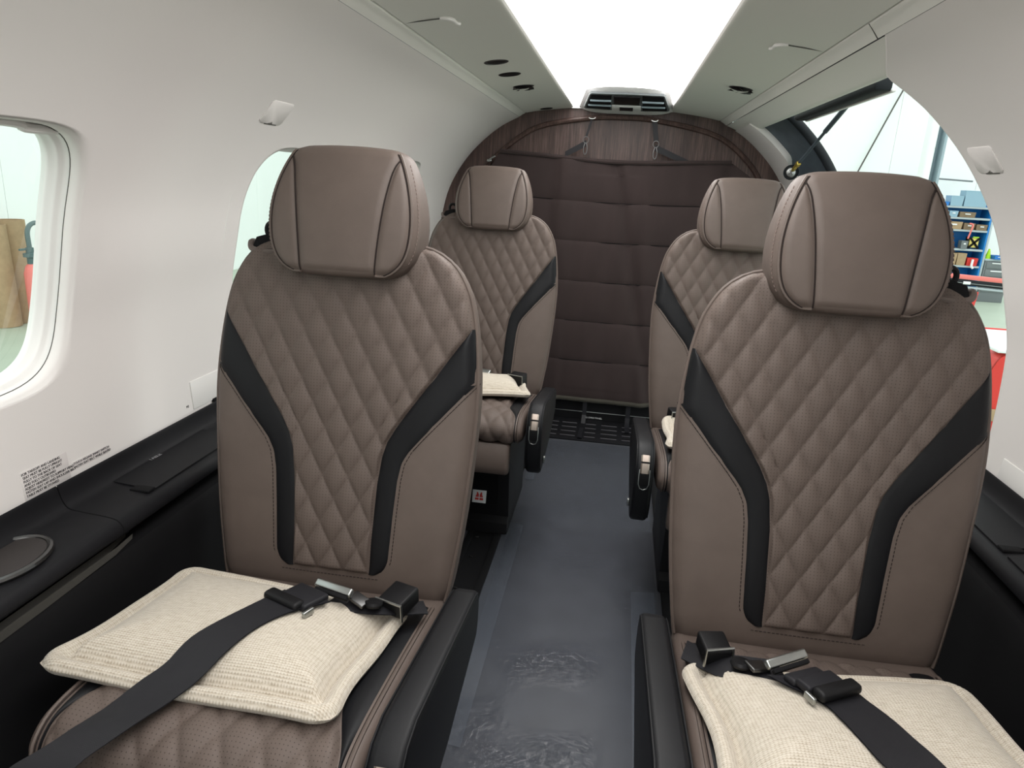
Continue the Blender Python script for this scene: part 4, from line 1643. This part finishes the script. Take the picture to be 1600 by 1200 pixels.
# front right
fr_ = local(right)
br = belt(right, [(.344, .852, .521), (.389, .826, .536), (.405, .799, .540), (.425, .768, .540), (.438, .74, .538), (.451, .714, .534), (.475, .66, .522), (.49, .60, .510)],
          [(.288, .838, .519), (.344, .788, .536), (.357, .758, .540), (.37, .724, .540), (.383, .695, .538), (.403, .672, .534), (.425, .63, .522), (.44, .57, .510)], pillow=pil_r)
part_box(br, fr_, (.366, .806, .545), (.87, .48, 0), (-.48, .87, -.05), (.066, .022, .014), .006, 'strap_slider', 'black_plastic')
part_box(br, fr_, (.349, .822, .541), (.87, .48, 0), (-.48, .87, -.1), (.058, .026, .012), .004, 'strap_fold', 'webbing')
part_box(br, fr_, (.336, .838, .535), (.87, .48, 0), (-.48, .87, -.2), (.056, .022, .010), .004, 'strap_fold', 'webbing')
part_box(br, fr_, (.330, .790, .540), (.87, .48, 0), (-.48, .87, 0), (.006, .018, .010), .002, 'slider_end', 'chrome', 'chrome end of the strap slider')
bk = part_box(right, fr_, (.318, .868, .536), (.9, .46, .12), (-.4, .7, .6), (.064, .013, .010), .003, 'buckle', 'chrome', 'chrome lift lever buckle of the lap belt')
part_box(bk, fr_, (.3225, .8575, .533), (.9, .46, .12), (-.4, .7, .5), (.056, .006, .008), .001, 'slot', 'matt_black')
part_box(bk, fr_, (.282, .866, .520), (.9, .46, -.2), (-.46, .9, 0), (.03, .022, .006), .002, 'tongue', 'steel_dark')
b2 = belt(right, [(.32, .842, .517), (.272, .852, .508), (.235, .86, .498), (.19, .93, .468)], [(.31, .888, .517), (.27, .90, .508), (.235, .915, .496), (.205, .985, .462)], 'buckle_strap')
ef = part_box(right, fr_, (.232, .918, .504), (.95, .2, 0), (-.2, .95, .1), (.040, .044, .026), .004, 'end_fitting', 'black_plastic')
R_ = frame((.95, .2, 0), (-.2, .95, .1))
cc = Vector((.232, .914, .507)) - fr_
mb = MB()
mb.tube([cc + R_ @ Vector(p) for p in ((-.020, -.022, -.014), (-.020, -.022, .015), (.020, -.018, .015), (.022, -.018, -.008))], .0022, 6)
mb.build('chrome_frame', 'chrome', ef, 'chrome edge frame')
mb = MB()
mb.lathe([(.013, 0), (.015, .004), (.013, .008), (.004, .009), (.001, .009)], Vector((.262, .872, .512)) - fr_, frame((1, 0, 0), (0, .95, -.2)), 20)
mb.build('release_knob', 'black_plastic', right)

# rear seats: buckles and short straps
for seat, sx in ((rl, 1), (rr, -1)):
    z0 = Vector((0, 0, 0))
    mb = MB()
    ribbon(mb, [(sx * -.12, -.10, .505), (sx * -.02, -.11, .512), (sx * .08, -.10, .50), (sx * .17, -.03, .455)], [(sx * -.12, -.055, .500), (sx * -.02, -.06, .506), (sx * .08, -.05, .494), (sx * .15, .01, .44)])
    lb = mb.build('lap_belt', 'webbing', seat, 'black lap belt')
    part_box(seat, z0, (sx * .015, -.085, .520), (.93, sx * -.26, 0), (sx * .2, .8, .5), (.066, .024, .013), .003, 'buckle', 'chrome', 'chrome lift lever buckle of the lap belt')
    ef = part_box(seat, z0, (sx * .140, -.08, .500), (.95, sx * -.3, 0), (sx * .3, .9, .1), (.05, .04, .05), .004, 'end_fitting', 'black_plastic')
    R_ = frame((.95, sx * -.3, 0), (sx * .3, .9, .1))
    mb = MB()
    mb.tube([Vector((sx * .140, -.08, .500)) + R_ @ Vector(p) for p in ((-.026, -.022, -.02), (-.026, -.022, .026), (.026, -.022, .026), (.026, -.022, -.02))], .0022, 6)
    mb.build('chrome_frame', 'chrome', ef, 'chrome edge frame')

# ------------------------------------------------------------------ gas strut of the open cargo door
J = Vector((.664, 2.93, 1.222))
E_ = Vector((.735, 2.46, 1.47))
dv = (E_ - J).normalized()
sx_ = frame(dv.cross(Vector((0, 0, 1))), dv.cross(dv.cross(Vector((0, 0, 1)))))
sm3 = Matrix((dv.cross(Vector((0, 0, 1))).normalized(), dv.cross(dv.cross(Vector((0, 0, 1)))).normalized(), dv)).transposed()
es = empty('gas_strut', J, 'thin dark gas strut with brass coloured ball joint holding the cargo door', 'strut')
mb = MB()
mb.lathe([(.0055, .08), (.0055, .28), (.0085, .285), (.0085, .56)], (0, 0, 0), sm3, 14)
mb.build('rod', 'frame_grey', es)
mb = MB()
mb.box(dv * .034, (.014, .010, .040), .003, sm3)
mb.box(dv * .064, (.017, .015, .022), .003, sm3)
mb.build('end_fitting', 'brass', es, 'brass coloured strut end')
fx = frame((1, 0, 0), (0, .2, 1))
vdir = (Vector((.04, 0, 1.145)) - J).normalized()
ax = Matrix((vdir.cross(Vector((0, 0, 1))).normalized(), vdir.cross(vdir.cross(Vector((0, 0, 1)))).normalized(), vdir)).transposed()
mb = MB()
mb.lathe([(.017, -.016), (.019, -.004), (.019, .004), (.016, .009), (.006, .011), (.001, .011)], (0, 0, 0), ax, 22)
jn = mb.build('ball_joint', 'chrome', es, 'round silver ball joint')
mb = MB()
for r_ in (35, 125):
    mb.box(ax @ Vector((0, 0, .0112)), (.022, .003, .0016), .0004, ax @ Matrix.Rotation(radians(r_), 3, 'Z'))
mb.build('cross_slot', 'steel_dark', jn)
mb = MB()
mb.lathe([(.026, -.022), (.028, -.012), (.025, -.008), (.018, -.010)], (0, 0, 0), ax, 22)
mb.build('boot', 'rubber', es)

# ------------------------------------------------------------------ hangar outside
GZ = -1.30
mb = MB()
mb.box((6, 10, GZ - .05), (44, 40, .1))
mb.build('ground', 'hangar_floor', kind='structure', smooth=0)['label'] = 'pale grey green painted hangar floor'
def sheet_wall(name, pts, h, label, holes=()):
    (ax, ay), (bx, by) = pts
    root = empty(name, (0, 0, 0), kind='structure')
    root['label'] = label
    L_ = sqrt((bx - ax) ** 2 + (by - ay) ** 2)
    n = max(1, round(L_ / 2.4))
    ex = Vector((bx - ax, by - ay, 0)) / L_
    rot = frame(ex, Vector((-ex.y, ex.x, 0)))
    for k in range(n):
        mb = MB()
        c = Vector((ax, ay, GZ + h / 2)) + ex * ((k + .5) * L_ / n)
        mb.box(c, (L_ / n - .006, .08, h), .002, rot, 1)
        mb.build('wall_sheet', 'hangar_wall', root, smooth=0)
    mb = MB()
    c = Vector((ax, ay, GZ + h / 2)) + ex * (L_ / 2) + Vector((-ex.y, ex.x, 0)) * .03
    mb.box(c, (L_, .05, h), 0, rot)
    mb.build('joint_backing', 'grey_line', root, smooth=0)
sheet_wall('wall_far', ((-9, 22), (26, 22)), 9, 'white sheet clad hangar wall far behind the open cargo door')
sheet_wall('wall_hangar_left', ((-9, -8), (-9, 22)), 9, 'white sheet clad hangar wall outside the left windows')
# cable slanting across the far wall
mb = MB()
mb.tube([(8.34, 21.8, 6.9), (7.10, 21.8, 3.60), (6.33, 21.8, 1.45), (6.1, 21.8, .8)], .022, 6)
tag(mb.build('wall_cable', 'grey_line'), 'thin dark cable slanting down the white hangar wall', 'cable')
mb = MB()
mb.tube([(4.5, 21.7, 1.44), (8.4, 21.7, 1.47)], .035, 6)
for x in (5.9, 6.05, 6.2, 7.3, 7.5, 8.0, 8.2):
    mb.tube([(x, 21.65, 1.44), (x + .02, 21.6, 1.60)], .02, 5)
tag(mb.build('wall_conduit', 'cart_grey'), 'dark conduit with clips low along the far hangar wall', 'conduit')
mb = MB()
mb.tube([(8.0, 21.6, 1.76), (9.4, 21.6, 1.72)], .022, 6)
tag(mb.build('wall_cable', 'cart_grey'), 'taut horizontal cable on the wall above the shelving', 'cable')
# steel column
col = empty('steel_column', (6.12, 16, GZ), 'pale blue grey steel column standing left of the shelving', 'column')
mb = MB()
mb.box((.13, 0, 3.5), (.05, .3, 7.0), .005)
mb.box((.02, .12, 3.5), (.2, .05, 7.0), .005)
mb.build('web_plate', 'column_grey', col)
mb = MB()
mb.box((-.10, 0, 3.5), (.16, .3, 7.0), .06, seg=4)
mb.build('cladding', 'hangar_wall', col)
for k in range(5):
    mb = MB()
    mb.lathe([(.012, 0), (.012, .02), (.004, .026), (.001, .026)], (-.03, -.155, 1.6 + .62 * k), frame((1, 0, 0), (0, 0, 1)), 8)
    mb.build('bolt', 'cart_grey', col)

# shelving with boxes, y = 20
sh = empty('storage_shelving', (8.45, 20, GZ), 'blue backed grey shelving unit full of boxes beyond the cargo door', 'shelving')
SX = 8.45
def sb(c, d, name, mat, bev=.01):
    mb = MB()
    mb.box((c[0] - SX, c[1] - 20, c[2] - GZ), d, bev)
    return mb.build(name, mat, sh)
for z in (1.06, .79, .49, .01, -.41, -.85):
    sb((8.45, 20.2, z - .02), (1.72, .55, .05), 'shelf_board', 'shelf_grey', .006)
sb((8.45, 20.50, .02), (1.72, .03, 2.2), 'back_panel', 'paint_blue', .005)
for x in (7.58, 9.31):
    sb((x, 20.2, -.05), (.05, .56, 2.5), 'end_panel', 'paint_blue' if x > 9 else 'shelf_grey', .005)
sb((9.345, 19.93, -.15), (.05, .05, 2.3), 'upright', 'shelf_grey', .005)

def crate(x0, x1, z0, z1, mat, name, label, cat, y=20.08, dep=.34, lidm=None):
    w = x1 - x0
    h = z1 - z0
    e = empty(name, ((x0 + x1) / 2, y, z0), label, cat)
    mb = MB()
    t = .018
    ring = lambda k, z: [(sx * (w / 2 - k), sy * (dep / 2 - k), z) for sx, sy in ((-1, -1), (1, -1), (1, 1), (-1, 1))]
    mb.loft([ring(.01, 0), ring(0, h), ring(t, h), ring(t + .008, .03)], True)
    mb.build('body', mat, e, smooth=25)
    mb = MB()
    if lidm:
        mb.box((0, 0, h + .004), (w * 1.01, dep * 1.02, .02), .005)
        mb.build('lid', lidm, e)
    else:
        mb.box((0, -dep / 2 - .004, h * .62), (w * .34, .012, h * .18), .004)
        mb.build('label_holder', 'paint_white', e)
    return e
crate(7.66, 8.24, 1.065, 1.16, 'bin_strong', 'storage_tray', 'bright blue tray on the top shelf', 'tray')
crate(8.26, 8.56, 1.065, 1.30, 'bin_blue', 'storage_crate', 'pale blue crate on the top shelf, left', 'crate', lidm='bin_blue')
crate(8.58, 9.12, 1.065, 1.44, 'bin_blue', 'storage_crate', 'large pale blue crate on the top shelf, right', 'crate', lidm='bin_blue')
for k, (a, b, m, lab) in enumerate(((7.70, 7.94, 'bin_blue', 'pale blue bin on the second shelf, partly behind the headrest'), (8.06, 8.27, 'bin_blue', 'pale blue bin on the second shelf, left of the middle'),
                                    (8.29, 8.50, 'bin_blue', 'pale blue bin on the second shelf, next to the brown box'))):
    crate(a, b, .795, .945, m, 'storage_bin', lab, 'bin')
crate(8.54, 8.92, .795, .93, 'carton_dark', 'cardboard_box', 'dark brown open box on the second shelf', 'box')
crate(8.00, 8.24, .495, .66, 'paint_white', 'cardboard_box', 'white box on the third shelf, leftmost', 'box')
crate(8.26, 8.66, .495, .68, 'carton', 'cardboard_box', 'light brown open box on the third shelf', 'box')
crate(8.70, 8.96, .495, .66, 'carton_dark', 'cardboard_box', 'dark brown box on the third shelf, in the middle', 'box')
crate(9.0, 9.26, .495, .64, 'carton_dark', 'cardboard_box', 'dark brown box on the third shelf, at the right end', 'box')
mb = MB()
mb.tube(catmull([(8.80, 19.86, .655), (8.86, 19.80, .62), (8.83, 19.78, .45), (8.80, 19.78, .28)], 5), .022, 6)
tag(mb.build('red_ribbon', 'paint_pink'), 'red ribbon hanging from the third shelf', 'ribbon')
# navy cloth heap and black yellow machine on the fourth shelf
mb = MB()
rng = random.Random(5)
mb.grid(14, 18, lambda i, j: (8.42 + .36 * (j / 17 - .5) * 1.1, 20.1 + .30 * (i / 13 - .5), .015 + (.30 + .05 * sin(j * 1.3) + .04 * sin(i * 2 + j)) * max(0, (1 - (2 * j / 17 - 1) ** 4)) * max(0, 1 - (2 * i / 13 - 1) ** 2)))
tag(mb.build('folded_cloth', 'navy'), 'navy blue cloth bundle on the fourth shelf', 'cloth')
e = empty('work_lamp', (9.06, 20.05, .015), 'black and yellow cross framed work lamp on the fourth shelf', 'lamp')
mb = MB()
mb.box((0, 0, .16), (.22, .12, .24), .01)
mb.build('body', 'yellow', e)
mb = MB()
for r_ in (-42, 42):
    mb.box((0, -.07, .16), (.05, .03, .36), .006, Matrix.Rotation(radians(r_), 3, 'Y'))
mb.box((-.16, -.03, .16), (.05, .1, .30), .01)
mb.build('frame', 'matt_black', e)
mb = MB()
mb.box((.02, -.06, .30), (.14, .04, .03), .005)
mb.build('green_cap', 'lime', e)
crate(8.72, 8.88, .015, .22, 'cart_grey', 'metal_box', 'small grey metal box left of the black and yellow lamp', 'box', y=19.98, dep=.2)
crate(8.46, 8.70, -.405, -.12, 'carton', 'cardboard_box', 'light brown closed carton on the fifth shelf, left', 'box', lidm='carton')
crate(8.715, 8.93, -.405, -.11, 'carton', 'cardboard_box', 'light brown closed carton on the fifth shelf, right', 'box', lidm='carton')
crate(8.96, 9.22, -.405, -.22, 'paint_red', 'tool_box', 'red tool box on the fifth shelf beside the cartons', 'toolbox', lidm='paint_red')
mb = MB()
mb.tube(catmull([(9.08, 19.88, -.24), (9.06, 19.84, -.40), (9.10, 19.82, -.46)], 4), .03, 6)
tag(mb.build('white_rag', 'paint_white'), 'white rag hanging over the edge of the fifth shelf', 'rag')
crate(8.5, 9.1, -.845, -.66, 'navy', 'storage_bin', 'dark blue bin on the lowest visible shelf', 'bin')
# cabinet and things to the right of the shelving
cb = empty('drawer_cabinet', (9.70, 20.0, GZ), 'grey drawer cabinet right of the shelving', 'cabinet')
mb = MB()
mb.box((0, .2, .53), (.62, .6, 1.06), .01)
mb.build('carcass', 'cart_grey', cb)
for k in range(4):
    mb = MB()
    mb.box((0, -.11, .95 - .2 * k), (.54, .03, .17), .008)
    d_ = mb.build('drawer', 'cart_grey', cb)
    mb = MB()
    mb.box((0, -.135, 1.0 - .2 * k), (.3, .02, .03), .005)
    mb.build('handle', 'paint_white', d_)
mb = MB()
mb.box((0, .2, 1.08), (.66, .64, .05), .008)
mb.build('worktop', 'shelf_grey', cb)
crate(9.54, 9.74, -.19, -.10, 'bin_strong', 'storage_tray', 'bright blue tray on the grey cabinet', 'tray', y=19.95)
crate(9.78, 9.90, -.19, .02, 'yellow', 'storage_bin', 'small yellow bin on the grey cabinet', 'bin', y=19.95)
mb = MB()
mb.lathe([(.06, 0), (.07, .03), (.02, .26), (.001, .27)], (9.46, 19.98, -.215), n=16)
tag(mb.build('marker_cone', 'lime'), 'lime green marker cone on the grey cabinet', 'cone')

# red and black trestle bar across the view, y = 12
br_ = empty('barrier_rail', (5.5, 12, GZ), 'red topped black barrier rail with white tag across the hangar', 'barrier')
def bb(c, d, name, mat, bev=.008, rot=None, lab=None):
    mb = MB()
    mb.box((c[0] - 5.5, c[1] - 12, c[2] - GZ), d, bev, rot)
    return mb.build(name, mat, br_, lab)
rt = Matrix.Rotation(radians(2.4), 3, 'Y')
bb((5.6, 12, .03), (3.4, .06, .07), 'top_bar', 'paint_pink', .012, rt)
bb((5.6, 12.02, -.055), (3.4, .08, .085), 'lower_bar', 'rubber', .012, rt)
bb((5.6, 11.975, -.062), (3.4, .008, .008), 'silver_line', 'chrome', .002, rt)
bb((5.6, 12.02, -.125), (3.4, .1, .03), 'foot_bar', 'shelf_grey', .01, rt)
bb((5.47, 11.96, -.05), (.11, .015, .045), 'tag', 'paint_white', .02)
bb((5.6, 12, -.75), (.07, .05, 1.15), 'post', 'paint_red', .01, Matrix.Rotation(radians(5), 3, 'Y'))
bb((5.58, 11.96, -.21), (.10, .02, .12), 'post_label', 'paint_white', .008, Matrix.Rotation(radians(20), 3, 'Y'))
bb((4.1, 12, -.75), (.07, .05, 1.15), 'post', 'paint_red', .01)
bb((7.1, 12, -.75), (.07, .05, 1.15), 'post', 'paint_red', .01)
# white trestle table with red edge and a red cover close to the door
tb = empty('trestle_table', (4.0, 7.5, GZ), 'white topped table with a red edge outside the cargo door', 'table')
mb = MB()
mb.box((.25, 0.9, .985), (1.9, 1.5, .03), .006)
mb.build('tabletop', 'paint_white', tb)
mb = MB()
mb.box((.25, 1.66, .99), (1.9, .03, .05), .006)
mb.build('red_edge', 'paint_red', tb)
for sx in (-.6, 1.1):
    for sy in (.2, 1.6):
        mb = MB()
        mb.box((sx, sy, .485), (.05, .05, .97), .006)
        mb.build('leg', 'shelf_grey', tb)
e = empty('red_cowling', (3.16, 6.0, GZ), 'red curved engine cover with white top standing outside the cargo door', 'cover')
mb = MB()
sec_ = catmull([(-.14, 0, 0), (-.13, .5, 0), (-.10, .95, 0), (-.05, 1.20, 0), (.03, 1.30, 0), (.3, 1.31, 0)], 5)
mb.grid(len(sec_), 2, lambda i, j: (sec_[i].x, .25 * j, sec_[i].y))
mb.grid(len(sec_), 2, lambda i, j: (sec_[i].x + .03, .25 * (1 - j), sec_[i].y - .02))
mb.prism([(p.x, p.y) for p in sec_] + [(.3, 0)], lambda a, b: (a, 0, b), lambda a, b: (a, .02, b))
mb.build('shell', 'paint_red', e)
mb = MB()
mb.box((.12, .1, 1.325), (.34, .2, .03), .01)
mb.build('top_strip', 'paint_white', e)
mb = MB()
mb.box((.05, -.02, .80), (.3, .03, .10), .01)
mb.build('lower_band', 'carton', e)

# left window view: cardboard rolls, gas bottle
for k, (x, y, h, r, t_, lab) in enumerate(((-8.62, 8.86, 1.44, .19, 2.0, 'tall brown cardboard roll leaning on the hangar wall, front one outside the left window'),
                                           (-8.66, 9.20, 1.49, .20, 1.0, 'tall brown cardboard roll leaning behind the other, outside the left window'))):
    e = empty('cardboard_roll', (x, y, GZ), lab, 'roll', 'cardboard rolls')
    mb = MB()
    mb.lathe([(r, 0), (r, h), (r - .02, h), (r - .02, h - .3), (.01, h - .32)], (0, 0, 0), Matrix.Rotation(radians(-t_), 3, 'Y'), 28)
    mb.build('tube_wall', 'carton', e, smooth=40)
e = empty('gas_bottle', (-8.2, 8.98, GZ), 'red gas bottle with grey green valve and hose outside the left window', 'bottle')
mb = MB()
mb.lathe([(.10, 0), (.11, .05), (.11, .78), (.08, .88), (.04, .92)], (0, 0, 0), n=24)
mb.build('cylinder', 'paint_pink', e)
mb = MB()
mb.lathe([(.05, .90), (.05, 1.0), (.09, 1.01), (.09, 1.06), (.05, 1.07), (.05, 1.14), (.02, 1.15)], (0, 0, 0), n=16)
mb.box((-.02, -.08, 1.12), (.03, .16, .03), .008)
mb.build('valve', 'teal_metal', e)
mb = MB()
mb.tube(catmull([(0, 0, 1.14), (0, .0, 1.36), (0, .08, 1.46), (0, .22, 1.46), (.05, .30, 1.30), (.05, .3, .7)], 6), .032, 8)
mb.build('hose', 'teal_metal', e)
